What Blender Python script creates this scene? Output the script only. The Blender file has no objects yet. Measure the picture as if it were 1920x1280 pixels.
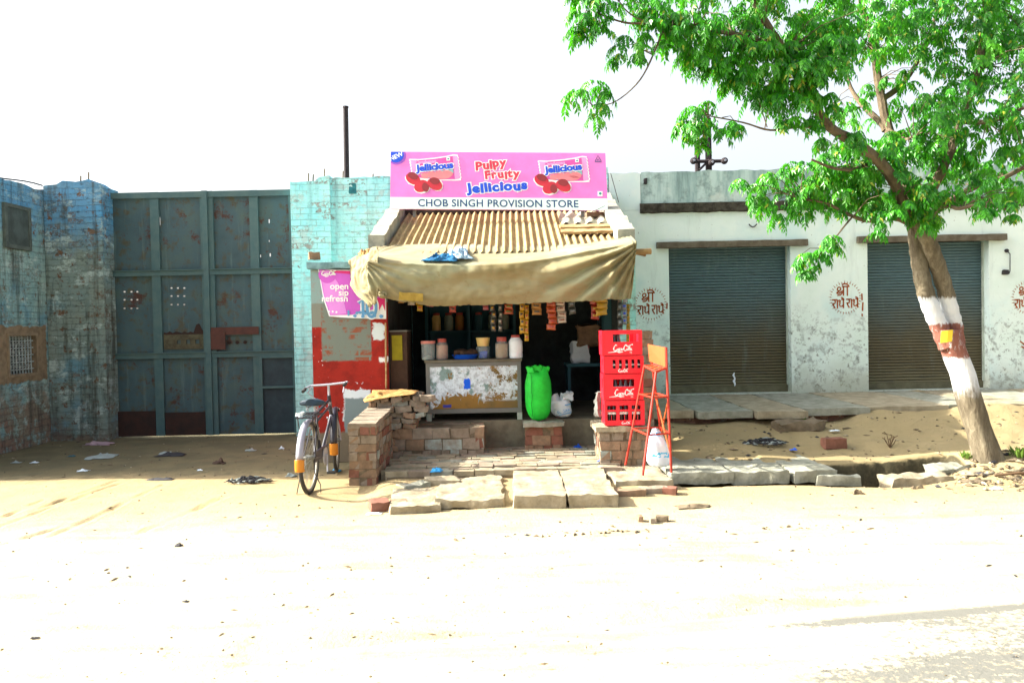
import bpy, bmesh, math, random
from mathutils import Matrix, Vector, noise as mnoise
R = math.radians
random.seed(7)
sc = bpy.context.scene
col = sc.collection

# ------------------------------------------------------------------ camera
CAM_H, ROLL, PITCH, FPX = 1.6, R(1.15), R(1.2), 1500.0
cd = bpy.data.cameras.new("camera"); cam = bpy.data.objects.new("camera", cd); col.objects.link(cam)
cd.sensor_width = 36.0; cd.lens = 36.0 * FPX / 1920.0; cd.clip_end = 2000; cd.clip_start = 0.05
cam.matrix_world = Matrix.Translation((0, 0, CAM_H)) @ Matrix.Rotation(R(90) - PITCH, 4, 'X') @ Matrix.Rotation(-ROLL, 4, 'Z')
sc.camera = cam

# ------------------------------------------------------------------ sun, sky, exposure
KX, KY = 1.55, -0.15                       # shadow offset per metre of height (towards +x, slightly to the viewer)
SUN_EL = math.atan2(1.0, math.hypot(KX, KY))
sun_dir = Vector((-KX, -KY, 1.0)).normalized()   # towards the sun
sl = bpy.data.lights.new("sun", 'SUN'); so = bpy.data.objects.new("sun", sl); col.objects.link(so)
sl.energy = 5.0; sl.angle = R(0.5); sl.color = (1.0, 0.93, 0.80)
so.rotation_euler = sun_dir.to_track_quat('Z', 'Y').to_euler(); so.location = (-8, 2, 12)
w = bpy.data.worlds.new("World"); sc.world = w; w.use_nodes = True
wn = w.node_tree.nodes; wl = w.node_tree.links
sky = wn.new('ShaderNodeTexSky'); sky.sky_type = 'NISHITA'; sky.sun_disc = False
sky.sun_elevation = SUN_EL; sky.sun_rotation = math.atan2(sun_dir.x, sun_dir.y)
sky.air_density = 1.0; sky.dust_density = 7.0; sky.ozone_density = 1.0
hsv = wn.new('ShaderNodeHueSaturation'); hsv.inputs['Saturation'].default_value = 0.42
wl.new(sky.outputs[0], hsv.inputs['Color']); wl.new(hsv.outputs[0], wn['Background'].inputs['Color'])
wn['Background'].inputs['Strength'].default_value = 0.145
sc.view_settings.view_transform = 'Standard'; sc.view_settings.look = 'None'
sc.view_settings.gamma = 1.0; sc.view_settings.use_curve_mapping = False
sc.view_settings.exposure = 1.7
sc.cycles.max_bounces = 6; sc.cycles.diffuse_bounces = 4; sc.cycles.transparent_max_bounces = 8
sc.cycles.use_denoising = True

# ------------------------------------------------------------------ pixel of the photograph -> a point in the place
def ray(px, py):
    u = (px - 960) / FPX; v = (640 - py) / FPX
    a = u * math.cos(ROLL) + v * math.sin(ROLL); b = -u * math.sin(ROLL) + v * math.cos(ROLL)
    return Vector((a, math.cos(PITCH) + b * math.sin(PITCH), -math.sin(PITCH) + b * math.cos(PITCH)))
def at(px, py, Y):
    d = ray(px, py); t = Y / d.y
    return Vector((d.x * t, Y, CAM_H + d.z * t))
def on(px, py, z=0.0):
    d = ray(px, py); t = (z - CAM_H) / d.z
    return Vector((d.x * t, d.y * t, z))

# ------------------------------------------------------------------ mesh helper
class MB:
    def __init__(s): s.v = []; s.f = []; s.m = []; s.cur = 0
    def add(s, vs, fs):
        b = len(s.v); s.v += [tuple(p) for p in vs]
        for f in fs: s.f.append(tuple(b + i for i in f)); s.m.append(s.cur)
    def box(s, x0, x1, y0, y1, z0, z1, jit=0):
        j = (lambda: random.uniform(-jit, jit)) if jit else (lambda: 0)
        vs = [(x + j(), y + j(), z + j()) for x in (x0, x1) for y in (y0, y1) for z in (z0, z1)]
        s.add(vs, [(0, 1, 3, 2), (4, 6, 7, 5), (0, 4, 5, 1), (2, 3, 7, 6), (0, 2, 6, 4), (1, 5, 7, 3)])
    def obox(s, c, d, mat=None, jit=0):
        j = (lambda: random.uniform(-jit, jit)) if jit else (lambda: 0)
        mat = mat or Matrix.Identity(3); c = Vector(c)
        vs = [c + mat @ Vector((x * d[0] / 2 + j(), y * d[1] / 2 + j(), z * d[2] / 2 + j())) for x in (-1, 1) for y in (-1, 1) for z in (-1, 1)]
        s.add(vs, [(0, 1, 3, 2), (4, 6, 7, 5), (0, 4, 5, 1), (2, 3, 7, 6), (0, 2, 6, 4), (1, 5, 7, 3)])
    def rbox(s, c, d, n=(4, 4, 2), jit=.01, freq=6., rot=None, seed=0):
        """a box with worn, uneven faces and rounded corners"""
        rot = rot or Matrix.Identity(3); c = Vector(c); idx = {}; vs = []; fs = []
        mn = min(d)
        def vert(i, j, k):
            key = (i, j, k)
            if key in idx: return idx[key]
            t = [2 * i / n[0] - 1, 2 * j / n[1] - 1, 2 * k / n[2] - 1]
            p = Vector([t[q] * d[q] / 2 for q in range(3)])
            e = sum(1 for q in t if abs(q) > .999)
            if e >= 2:
                for q in range(3):
                    if abs(t[q]) > .999: p[q] *= 1 - min(.05, mn * .08 / d[q] * (1.2 if e == 3 else .8))
            nv = mnoise.noise_vector(p * freq + Vector((seed * 7.3, seed * 3.1, seed * 1.7)))
            nv2 = mnoise.noise_vector(p * freq * 3.1 + Vector((seed * 2.3, 9, seed)))
            p += nv * jit + nv2 * jit * .5
            idx[key] = len(vs); vs.append(c + rot @ p); return idx[key]
        for a, b_, c_ in ((0, 1, 2), (1, 2, 0), (2, 0, 1)):
            for side in (0, n[c_]):
                for i in range(n[a]):
                    for j in range(n[b_]):
                        q = []
                        for di, dj in ((0, 0), (1, 0), (1, 1), (0, 1)):
                            t = [0, 0, 0]; t[a] = i + di; t[b_] = j + dj; t[c_] = side; q.append(vert(*t))
                        fs.append(tuple(q if side else q[::-1]))
        s.add(vs, fs)
    def tube(s, pts, rad, seg=8, caps=True, closed=False):
        pts = [Vector(p) for p in pts]; n = len(pts)
        rad = rad if hasattr(rad, '__len__') else [rad] * n
        vs = []; fs = []; prev = None
        for i, p in enumerate(pts):
            if closed: t = pts[(i + 1) % n] - pts[i - 1]
            else: t = pts[min(i + 1, n - 1)] - pts[max(i - 1, 0)]
            t.normalize()
            if prev is None:
                a = t.orthogonal().normalized()
            else:
                a = prev - t * prev.dot(t)
                a = a.normalized() if a.length > 1e-6 else t.orthogonal().normalized()
            prev = a; b = t.cross(a)
            for k in range(seg):
                an = 2 * math.pi * k / seg
                vs.append(p + (a * math.cos(an) + b * math.sin(an)) * rad[i])
        m = n if closed else n - 1
        for i in range(m):
            for k in range(seg):
                i2 = (i + 1) % n; k2 = (k + 1) % seg
                fs.append((i * seg + k, i * seg + k2, i2 * seg + k2, i2 * seg + k))
        if caps and not closed:
            fs.append(tuple(range(seg))[::-1]); fs.append(tuple((n - 1) * seg + k for k in range(seg)))
        s.add(vs, fs)
    def lathe(s, prof, c, seg=16, axis='Z', sx=1, sy=1):
        c = Vector(c); vs = []; fs = []
        for r, h in prof:
            for k in range(seg):
                a = 2 * math.pi * k / seg
                q = (r * math.cos(a) * sx, r * math.sin(a) * sy, h)
                if axis == 'X': q = (h, q[0], q[1])
                elif axis == 'Y': q = (q[0], h, q[1])
                vs.append(c + Vector(q))
        for i in range(len(prof) - 1):
            for k in range(seg):
                k2 = (k + 1) % seg
                fs.append((i * seg + k, i * seg + k2, (i + 1) * seg + k2, (i + 1) * seg + k))
        if prof[0][0] > 1e-5: fs.append(tuple(range(seg))[::-1])
        if prof[-1][0] > 1e-5: fs.append(tuple((len(prof) - 1) * seg + k for k in range(seg)))
        s.add(vs, fs)
    def grid(s, fn, nu, nv):
        vs = [fn(i / nu, j / nv) for j in range(nv + 1) for i in range(nu + 1)]
        s.add(vs, [(j * (nu + 1) + i, j * (nu + 1) + i + 1, (j + 1) * (nu + 1) + i + 1, (j + 1) * (nu + 1) + i) for j in range(nv) for i in range(nu)])
    def poly(s, pts, y, th=.0015):
        """flat shape in the x-z plane facing the viewer, pts (x,z) counter-clockwise as seen, with a little thickness"""
        n = len(pts)
        a = sum(pts[i][0] * pts[(i + 1) % n][1] - pts[(i + 1) % n][0] * pts[i][1] for i in range(n))
        if a < 0: pts = pts[::-1]
        vs = [(p[0], y, p[1]) for p in pts] + [(p[0], y + th, p[1]) for p in pts]
        s.add(vs, [tuple(range(n))] + [(i, i + n, (i + 1) % n + n, (i + 1) % n) for i in range(n)])
    def stroke(s, pts, wd, y, th=.001):
        """a brush stroke in the x-z plane"""
        P = [Vector((p[0], p[1])) for p in pts]; L = []; Rr = []
        for i, p in enumerate(P):
            t = P[min(i + 1, len(P) - 1)] - P[max(i - 1, 0)]
            if t.length < 1e-9: t = Vector((1, 0))
            t.normalize(); nrm = Vector((-t.y, t.x)); ww = wd[i] if hasattr(wd, '__len__') else wd
            L.append(p + nrm * ww / 2); Rr.append(p - nrm * ww / 2)
        for i in range(len(P) - 1):
            s.add([(q.x, y - th * (i % 2) * .3, q.y) for q in (L[i], Rr[i], Rr[i + 1], L[i + 1])], [(0, 1, 2, 3)])
    def text(s, body, x, z, y, size, rot=0., offset=0., align='CENTER', sx=1., shear=0., space=1.):
        cu = bpy.data.curves.new("t", 'FONT'); cu.body = body; cu.size = size; cu.offset = offset; cu.shear = shear
        cu.align_x = align; cu.space_character = space; cu.resolution_u = 4
        ob = bpy.data.objects.new("t", cu); col.objects.link(ob)
        dg = bpy.context.evaluated_depsgraph_get(); dg.update()
        me = bpy.data.meshes.new_from_object(ob.evaluated_get(dg))
        cr, sr = math.cos(rot), math.sin(rot); vs = []
        for v in me.vertices:
            a, b = v.co.x * sx, v.co.y
            vs.append((x + a * cr - b * sr, y, z + a * sr + b * cr))
        s.add(vs, [tuple(p.vertices) for p in me.polygons])
        wd = max([v.co.x for v in me.vertices], default=0) * sx
        bpy.data.objects.remove(ob); bpy.data.curves.remove(cu); bpy.data.meshes.remove(me)
        return wd
    def build(s, name, mat, parent=None, smooth=False, origin=None, angle=40):
        me = bpy.data.meshes.new(name)
        if parent is None and origin is None:
            xs = [p[0] for p in s.v]; ys = [p[1] for p in s.v]; zs = [p[2] for p in s.v]
            o = Vector(((min(xs) + max(xs)) / 2, (min(ys) + max(ys)) / 2, min(zs)))
        elif parent is None: o = Vector(origin)
        else: o = wpos(parent)
        me.from_pydata([(p[0] - o.x, p[1] - o.y, p[2] - o.z) for p in s.v], [], s.f)
        mats = mat if isinstance(mat, (list, tuple)) else [mat]
        for q in mats: me.materials.append(q)
        if len(mats) > 1: me.polygons.foreach_set('material_index', s.m)
        if smooth:
            me.polygons.foreach_set('use_smooth', [True] * len(me.polygons))
            if angle < 180:
                try: me.set_sharp_from_angle(angle=R(angle))
                except Exception: pass
        me.update()
        ob = bpy.data.objects.new(name, me); col.objects.link(ob)
        if parent: ob.parent = parent
        else: ob.location = o
        return ob
def wpos(o):
    p = Vector(o.location); q = o.parent
    while q: p += q.location; q = q.parent
    return p
def tag(o, label, cat, group=None):
    o['label'] = label; o['category'] = cat; o['kind'] = 'thing'
    if group: o['group'] = group
    return o
def thing(name, label, cat, loc, group=None):
    o = bpy.data.objects.new(name, None); col.objects.link(o); o.location = loc; o.empty_display_size = .1
    return tag(o, label, cat, group)
def struct(o): o['kind'] = 'structure'; return o
def dup(root, loc, rotz=0., label=None, group=None, scale=None):
    r = root.copy(); col.objects.link(r); r.location = loc; r.rotation_euler = (0, 0, rotz)
    if scale: r.scale = scale
    if label: r['label'] = label
    if group: r['group'] = group
    for ch in list(root.children):
        c = ch.copy(); col.objects.link(c); c.parent = r
        for g in list(ch.children):
            d = g.copy(); col.objects.link(d); d.parent = c
    return r
def rz(a): return Matrix.Rotation(a, 3, 'Z')
def holes_sheet(mb, x0, x1, z0, z1, holes, y, th):
    """a plate in the x-z plane with rectangular holes (hx0,hx1,hz0,hz1), with thickness"""
    xs = sorted({x0, x1, *[h[0] for h in holes], *[h[1] for h in holes]}); zs = sorted({z0, z1, *[h[2] for h in holes], *[h[3] for h in holes]})
    xs = [q for q in xs if x0 <= q <= x1]; zs = [q for q in zs if z0 <= q <= z1]
    nx, nz = len(xs) - 1, len(zs) - 1
    solid = [[not any(h[0] - 1e-6 <= (xs[i] + xs[i + 1]) / 2 <= h[1] and h[2] <= (zs[j] + zs[j + 1]) / 2 <= h[3] for h in holes) for j in range(nz)] for i in range(nx)]
    for i in range(nx):
        for j in range(nz):
            if not solid[i][j]: continue
            a, b, c, d = xs[i], xs[i + 1], zs[j], zs[j + 1]
            mb.add([(a, y, c), (b, y, c), (b, y, d), (a, y, d)], [(0, 1, 2, 3)])
            mb.add([(a, y + th, c), (b, y + th, c), (b, y + th, d), (a, y + th, d)], [(3, 2, 1, 0)])
            for (di, dj, e) in ((-1, 0, [(a, c), (a, d)]), (1, 0, [(b, d), (b, c)]), (0, -1, [(b, c), (a, c)]), (0, 1, [(a, d), (b, d)])):
                ii, jj = i + di, j + dj
                if 0 <= ii < nx and 0 <= jj < nz and solid[ii][jj]: continue
                mb.add([(e[0][0], y, e[0][1]), (e[1][0], y, e[1][1]), (e[1][0], y + th, e[1][1]), (e[0][0], y + th, e[0][1])], [(0, 1, 2, 3)])

# ------------------------------------------------------------------ material helper
class Mat:
    def __init__(s, name, rough=.8, spec=.3):
        s.m = bpy.data.materials.new(name); s.m.use_nodes = True; s.t = s.m.node_tree
        s.b = s.t.nodes['Principled BSDF']; s.b.inputs['Roughness'].default_value = rough
        s.b.inputs['Specular IOR Level'].default_value = spec
        s._c = None
    def set(s, sock, v):
        if hasattr(v, 'is_linked') or isinstance(v, bpy.types.NodeSocket): s.t.links.new(v, sock)
        elif hasattr(v, '__len__') and len(v) == 3 and sock.type == 'RGBA': sock.default_value = (*v, 1)
        else: sock.default_value = v
    def n(s, typ, **kw):
        nd = s.t.nodes.new('ShaderNode' + typ)
        for k, v in kw.items(): setattr(nd, k, v)
        return nd
    def co(s):
        if s._c is None: s._c = s.n('TexCoord').outputs['Object']
        return s._c
    def sep(s):
        nd = s.n('SeparateXYZ'); s.t.links.new(s.co(), nd.inputs[0]); return nd.outputs
    def map(s, sc_=(1, 1, 1), loc=(0, 0, 0), rot=(0, 0, 0)):
        nd = s.n('Mapping'); s.t.links.new(s.co(), nd.inputs[0]); nd.inputs['Scale'].default_value = sc_; nd.inputs['Location'].default_value = loc
        nd.inputs['Rotation'].default_value = rot
        return nd.outputs[0]
    def uv(s):
        x, y, z = s.sep(); nd = s.n('CombineXYZ'); s.set(nd.inputs[0], s.math('ADD', x, y)); s.set(nd.inputs[1], z); return nd.outputs[0]
    def noise(s, scale=5, detail=4, rough=.6, vec=None, dist=0.):
        nd = s.n('TexNoise'); s.t.links.new(vec if vec is not None else s.co(), nd.inputs['Vector'])
        nd.inputs['Scale'].default_value = scale; nd.inputs['Detail'].default_value = detail; nd.inputs['Roughness'].default_value = rough; nd.inputs['Distortion'].default_value = dist
        return nd.outputs[0]
    def vor(s, scale=5, vec=None, feature='F1'):
        nd = s.n('TexVoronoi', feature=feature); s.t.links.new(vec if vec is not None else s.co(), nd.inputs['Vector']); nd.inputs['Scale'].default_value = scale
        return nd.outputs
    def math(s, op, a, b=0., clamp=False):
        nd = s.n('Math', operation=op); nd.use_clamp = clamp; s.set(nd.inputs[0], a); s.set(nd.inputs[1], b); return nd.outputs[0]
    def step(s, v, lo, hi):
        nd = s.n('MapRange'); nd.clamp = True; nd.interpolation_type = 'SMOOTHSTEP'; s.set(nd.inputs['Value'], v)
        a, b = (lo, hi) if lo <= hi else (hi, lo)
        nd.inputs['From Min'].default_value = a; nd.inputs['From Max'].default_value = b
        nd.inputs['To Min'].default_value = 0. if lo <= hi else 1.; nd.inputs['To Max'].default_value = 1. if lo <= hi else 0.
        return nd.outputs[0]
    def mix(s, f, a, b, blend='MIX'):
        nd = s.n('Mix', data_type='RGBA', blend_type=blend); s.set(nd.inputs[0], f); s.set(nd.inputs[6], a); s.set(nd.inputs[7], b); return nd.outputs[2]
    def ramp(s, f, stops):
        nd = s.n('ValToRGB'); cr = nd.color_ramp
        while len(cr.elements) < len(stops): cr.elements.new(.5)
        for e, (p, c) in zip(cr.elements, stops): e.position = p; e.color = (*c, 1)
        s.set(nd.inputs[0], f); return nd.outputs[0]
    def brick(s, w_=.24, h=.087, mortar=.007, vec=None):
        nd = s.n('TexBrick'); s.t.links.new(vec if vec is not None else s.uv(), nd.inputs['Vector']); nd.inputs['Scale'].default_value = 1.
        nd.inputs['Brick Width'].default_value = w_; nd.inputs['Row Height'].default_value = h; nd.inputs['Mortar Size'].default_value = mortar
        nd.inputs['Mortar Smooth'].default_value = .3; nd.inputs['Color1'].default_value = (0, 0, 0, 1); nd.inputs['Color2'].default_value = (1, 1, 1, 1); nd.inputs['Mortar'].default_value = (.5, .5, .5, 1)
        return nd.outputs
    def bump(s, h, strength=.3, dist=.02):
        nd = s.n('Bump'); s.set(nd.inputs['Height'], h); nd.inputs['Strength'].default_value = strength; nd.inputs['Distance'].default_value = dist
        s.t.links.new(nd.outputs[0], s.b.inputs['Normal'])
    def boxmask(s, x0, x1, z0, z1, wob=.03, soft=.015, freq=9., xsock=None):
        x, y, z = s.sep(); x = xsock if xsock is not None else x
        nz = s.math('MULTIPLY', s.math('SUBTRACT', s.noise(freq, 5, .65), .5), wob * 2)
        x = s.math('ADD', x, nz); z = s.math('ADD', z, nz)
        a = s.math('MULTIPLY', s.step(x, x0 - soft, x0 + soft), s.step(x, x1 + soft, x1 - soft))
        b = s.math('MULTIPLY', s.step(z, z0 - soft, z0 + soft), s.step(z, z1 + soft, z1 - soft))
        return s.math('MULTIPLY', a, b)
    def done(s, c): s.set(s.b.inputs['Base Color'], c); return s.m
def C(h, k=1.):
    out = []
    for i in (0, 2, 4):
        v = int(h[i:i + 2], 16) / 255; v = v / 12.92 if v <= .04045 else ((v + .055) / 1.055) ** 2.4; out.append(v * k)
    return tuple(out)
def simple(name, c1, c2=None, scale=8., rough=.75, bump=.0, bscale=40., metal=0., spec=.3, stretch=(1, 1, 1)):
    m = Mat(name, rough, spec); c2 = c2 or tuple(x * .75 for x in c1)
    v = m.map(stretch)
    c = m.mix(m.step(m.noise(scale, 6, .65, v), .32, .68), c1, c2)
    if bump: m.bump(m.noise(bscale, 6, .7, v), bump, .01)
    m.b.inputs['Metallic'].default_value = metal
    return m.done(c)

M = {}
# --- painted brick walls
def wall_paint(name, paints, brickc, peel, zbare, bumpk=.7, grime=(.16, .15, .13), gk=.5, worn=.5, cement=None, top=None, chalk=.65):
    m = Mat(name, .9, .15)
    x, y, z = m.sep(); uvn = m.n('CombineXYZ'); wob = m.math('MULTIPLY', m.math('SUBTRACT', m.noise(5, 3, .6), .5), .05)
    m.set(uvn.inputs[0], m.math('ADD', m.math('ADD', x, y), wob)); m.set(uvn.inputs[1], m.math('ADD', z, m.math('MULTIPLY', wob, .45)))
    br = m.brick(vec=uvn.outputs[0])
    n1 = m.noise(1.3, 5, .6); n2 = m.noise(7, 6, .7); n3 = m.noise(28, 4, .7); nl = m.noise(.9, 3, .5, m.map(loc=(7, 2, 5)))
    paint = m.ramp(n1, [(.30, paints[0]), (.47, paints[1]), (.66, paints[2])])
    if top: paint = m.mix(m.math('MULTIPLY', m.step(m.math('ADD', z, m.math('MULTIPLY', m.math('SUBTRACT', n2, .5), 1.6)), top[1], top[1] + .8), .58), paint, top[0])
    paint = m.mix(m.math('MULTIPLY', m.step(br[0], 0, 1), .25), paint, tuple(min(1, q * 1.25) for q in paints[1]))
    rust = m.ramp(br[0], [(.0, brickc[0]), (.5, brickc[1]), (1., brickc[2])])
    rust = m.mix(m.step(n3, .4, .7), rust, tuple(q * .7 for q in brickc[1]))
    mort = m.step(br[1], .25, .9)
    # paint worn off single bricks, in patches of the wall
    wn = m.math('MULTIPLY', m.math('MULTIPLY', m.step(br[0], .62, .70), m.step(m.noise(1.1, 4, .6, m.map(loc=(2, 9, 4))), .44, .56)), m.step(m.noise(16, 5, .75), .47, .56))
    pm = m.math('MAXIMUM', m.step(n2, peel - .04, peel + .04), m.math('MULTIPLY', wn, worn))
    zz = m.math('ADD', z, m.math('ADD', m.math('MULTIPLY', m.math('SUBTRACT', n2, .5), .9), m.math('MULTIPLY', m.math('SUBTRACT', nl, .5), 2.2)))
    bare = m.math('MULTIPLY', m.step(zz, zbare + .3, zbare - .3), m.step(m.noise(5, 5, .7, m.map(loc=(3, 2, 1))), .36, .52))
    pm = m.math('MAXIMUM', pm, m.math('MULTIPLY', bare, .85))
    paint = m.mix(m.math('MULTIPLY', m.step(m.noise(3.2, 6, .75, m.map((1, 1, 1.5), loc=(4, 4, 2))), .53, .62), chalk), paint, C('b4c9c6'))
    c = m.mix(pm, paint, rust)
    st = m.noise(1., 6, .7, m.map((5.5, 5.5, .55)))
    c = m.mix(m.math('MULTIPLY', m.step(st, .48, .68), gk), c, grime)
    c = m.mix(m.math('MULTIPLY', m.step(m.noise(11, 6, .8, m.map((1, 1, 2.2))), .50, .68), gk * .8), c, tuple(q * .75 for q in grime))
    c = m.mix(m.math('MULTIPLY', mort, m.math('MULTIPLY', m.step(m.noise(3, 4, .6, m.map(loc=(1, 5, 8))), .35, .6), .6)), c, m.mix(.55, c, (.04, .04, .04)))
    h = m.math('ADD', m.math('MULTIPLY', mort, -1.0), m.math('ADD', m.math('MULTIPLY', n3, .8), m.math('MULTIPLY', pm, -.35)))
    h = m.math('ADD', h, m.math('MULTIPLY', br[0], .5))
    if cement:
        cm = m.boxmask(*cement, .07, .012, 6, xsock=y); c = m.mix(cm, c, m.mix(m.step(n2, .4, .65), C('857660'), C('6b604f'))); h = m.math('ADD', m.math('MULTIPLY', h, m.math('SUBTRACT', 1., cm)), m.math('MULTIPLY', cm, .9))
    m.bump(h, bumpk, .02)
    return m.done(c)
M['side_wall'] = wall_paint('blue grey painted brick', [C('5a9ab8'), C('7ba0a2'), C('9ab4aa')], [C('84604e'), C('7f6a58'), C('6a6052')], .62, .85, .9, C('3f4440'), .75, .6, (.20, 1.32, .93, 1.72), (C('2f8fd0'), 2.8))
M['pillar'] = wall_paint('weathered blue grey brick', [C('5a93ac'), C('748a88'), C('7f8b80')], [C('6f6050'), C('7a6250'), C('5f5a50')], .60, .35, .9, C('444840'), .85, .7, None, (C('3a98d4'), 2.6))
M['cyan_wall'] = wall_paint('turquoise painted brick', [C('86dde6'), C('a2ebee'), C('bdf2f0')], [C('9c938c'), C('8d827a'), C('a59c94')], .665, -.9, .7, C('6fa0a6'), .45, .9)
M['bare_brick'] = wall_paint('bare brick', [C('80604e'), C('8a6a56'), C('8f7666')], [C('7a4f40'), C('846252'), C('6f5647')], .5, -.5, .7, C('4f4438'), .5)
# --- white plaster of the shop row
m = Mat('white limewash plaster', .9, .15); x, y, z = m.sep()
n1 = m.noise(1.1, 5, .6); n2 = m.noise(9, 6, .75); n3 = m.noise(45, 3, .6)
c = m.ramp(n1, [(.3, C('cfe2da')), (.5, C('dae9e4')), (.7, C('c6dfdf'))])
zz = m.math('ADD', z, m.math('MULTIPLY', m.math('SUBTRACT', n1, .5), 1.2))
low = m.step(zz, 2.0, 1.2)
c = m.mix(m.math('MULTIPLY', m.math('MULTIPLY', m.step(n2, .52, .62), low), .7), c, C('86908c'))
c = m.mix(m.math('MULTIPLY', m.math('MULTIPLY', m.step(m.noise(4.5, 6, .7), .50, .64), low), .7), c, C('9fa9a6'))
c = m.mix(m.math('MULTIPLY', m.step(m.noise(1, 6, .7, m.map((4, 4, .5))), .54, .72), .35), c, C('a8b6b4'))
c = m.mix(m.math('MULTIPLY', m.math('MULTIPLY', m.step(m.noise(17, 5, .7), .58, .64), low), .8), c, C('70776f'))
c = m.mix(m.math('MULTIPLY', m.step(m.noise(22, 2, .5), .70, .74), .6), c, C('6f6f66'))
c = m.mix(m.math('MULTIPLY', m.step(zz, 1.0, .45), .55), c, C('9a9478'))
m.bump(m.math('ADD', n2, m.math('MULTIPLY', n3, .5)), .25, .01); M['plaster'] = m.done(c)
# --- stained parapet
m = Mat('stained cement parapet', .92, .1); st = m.noise(1., 6, .7, m.map((5, 5, .8))); n2 = m.noise(5, 6, .7)
c = m.ramp(st, [(.30, C('63797a')), (.46, C('92acaa')), (.6, C('b3cac6'))])
c = m.mix(m.math('MULTIPLY', m.step(n2, .5, .68), .6), c, C('647472'))
c = m.mix(m.math('MULTIPLY', m.step(m.noise(2.2, 5, .6), .56, .66), .55), c, C('cfdad2'))
m.bump(n2, .3, .01); M['parapet'] = m.done(c)
M['cornice'] = simple('blackened cement ledge', C('4d4a42'), C('2b2822'), 9, .95, .9, 30)
M['lintel'] = simple('grey brown cement lintel', C('6b6658'), C('544c40'), 7, .95, .6, 30)
M['jamb'] = simple('grey plaster jamb', C('b9c4ba'), C('98a196'), 5, .9, .3)
# --- roller shutter
m = Mat('dusty steel shutter', .6, .35); x, y, z = m.sep()
zz = m.math('ADD', z, m.math('MULTIPLY', m.math('SUBTRACT', m.noise(2.2, 5, .6), .5), .7))
c = m.mix(m.step(zz, 2.25, 1.0), C('4e686f'), C('5b543f'))
c = m.mix(m.math('MULTIPLY', m.step(zz, .95, .6), .8), c, C('6d674e'))
c = m.mix(m.math('MULTIPLY', m.step(m.noise(1, 5, .65, m.map((7, 7, 1.0))), .56, .76), .22), c, C('8fa3a2'))
c = m.mix(m.math('MULTIPLY', m.step(m.noise(3, 5, .7, m.map((1, 1, 9))), .5, .68), .5), c, C('3c4340'))
m.bump(m.noise(60, 3, .6), .1, .005); M['shutter'] = m.done(c)
# --- metal gate
m = Mat('rusty teal sheet steel', .62, .35); n1 = m.noise(1.7, 5, .6); n2 = m.noise(6, 7, .72); n3 = m.noise(24, 5, .7)
c = m.ramp(n1, [(.3, C('32494f')), (.5, C('3b545b')), (.7, C('465a52'))])
c = m.mix(m.math('MULTIPLY', m.step(n2, .50, .64), .8), c, C('484430'))
c = m.mix(m.math('MULTIPLY', m.step(m.noise(3.3, 7, .75, m.map(loc=(4, 1, 7))), .56, .65), .9), c, C('45251a'))
c = m.mix(m.math('MULTIPLY', m.step(n3, .66, .72), .7), c, C('3a2419'))
c = m.mix(m.math('MULTIPLY', m.step(m.noise(1, 6, .7, m.map((9, 9, .7))), .55, .72), .35), c, C('66807c'))
m.bump(m.math('ADD', n2, m.math('MULTIPLY', n1, 2.)), .25, .02); M['gate'] = m.done(c)
M['gate_frame'] = simple('teal painted steel bar', C('3e5c60'), C('4b6464'), 6, .6, .2)
M['gate_rust'] = simple('dark rusted steel plate', C('3a2620'), C('2b211e'), 6, .8, .4)
M['black_iron'] = simple('black iron', (.02, .02, .025), (.035, .03, .03), 12, .6)
M['cement'] = simple('brown cement surround', C('8a7a63'), C('6f6554'), 6, .95, .5)
M['dark_void'] = simple('dark interior', (.012, .012, .014), (.02, .02, .02), 3, .9)
# --- ground
def sand_color(m):
    n1 = m.noise(.55, 5, .6); n2 = m.noise(6, 7, .7); n3 = m.noise(40, 4, .7); y = m.sep()[1]
    near = m.step(m.math('ADD', y, m.math('MULTIPLY', m.math('SUBTRACT', n1, .5), 3.)), 7.6, 5.6)
    st = m.noise(1., 6, .65, m.map((.9, 5, 1), rot=(0, 0, -.12)))          # sweepings drawn out along the road
    c = m.mix(near, m.ramp(n1, [(.3, C('978562')), (.5, C('a08f6c')), (.7, C('aa9a78'))]), m.ramp(n1, [(.3, C('a69b80')), (.5, C('aea48a')), (.7, C('b4ab97'))]))
    c = m.mix(m.math('MULTIPLY', m.step(st, .48, .64), .6), c, C('94866a'))
    c = m.mix(m.math('MULTIPLY', m.step(n2, .5, .72), .35), c, C('85754f'))
    c = m.mix(m.math('MULTIPLY', m.step(n3, .60, .70), .55), c, C('6f6248'))
    return c, n2, n3
m = Mat('dry sandy earth', .97, .05); c, n2, n3 = sand_color(m); x, y, z = m.sep()
far_shade = m.math('MULTIPLY', m.step(m.math('ADD', y, m.math('MULTIPLY', n2, 1.)), 8.9, 9.7), m.step(x, 1.2, -1.2))  # ground past the side wall's shadow edge coloured darker, to deepen its shade
c = m.mix(m.math('MULTIPLY', far_shade, .85), c, m.mix(m.step(m.noise(2.2, 5, .6), .4, .6), C('67614c'), C('575545')))
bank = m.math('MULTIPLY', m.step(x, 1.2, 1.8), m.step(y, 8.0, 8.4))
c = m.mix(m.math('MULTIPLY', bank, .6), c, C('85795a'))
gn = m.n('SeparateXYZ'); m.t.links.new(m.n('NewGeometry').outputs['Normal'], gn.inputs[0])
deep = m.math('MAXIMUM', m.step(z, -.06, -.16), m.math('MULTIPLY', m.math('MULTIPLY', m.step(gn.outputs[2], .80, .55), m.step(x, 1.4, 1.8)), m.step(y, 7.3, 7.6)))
c = m.mix(m.math('MULTIPLY', deep, .92), c, m.mix(m.step(n2, .45, .6), C('37352a'), C('4c4636')))
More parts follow.
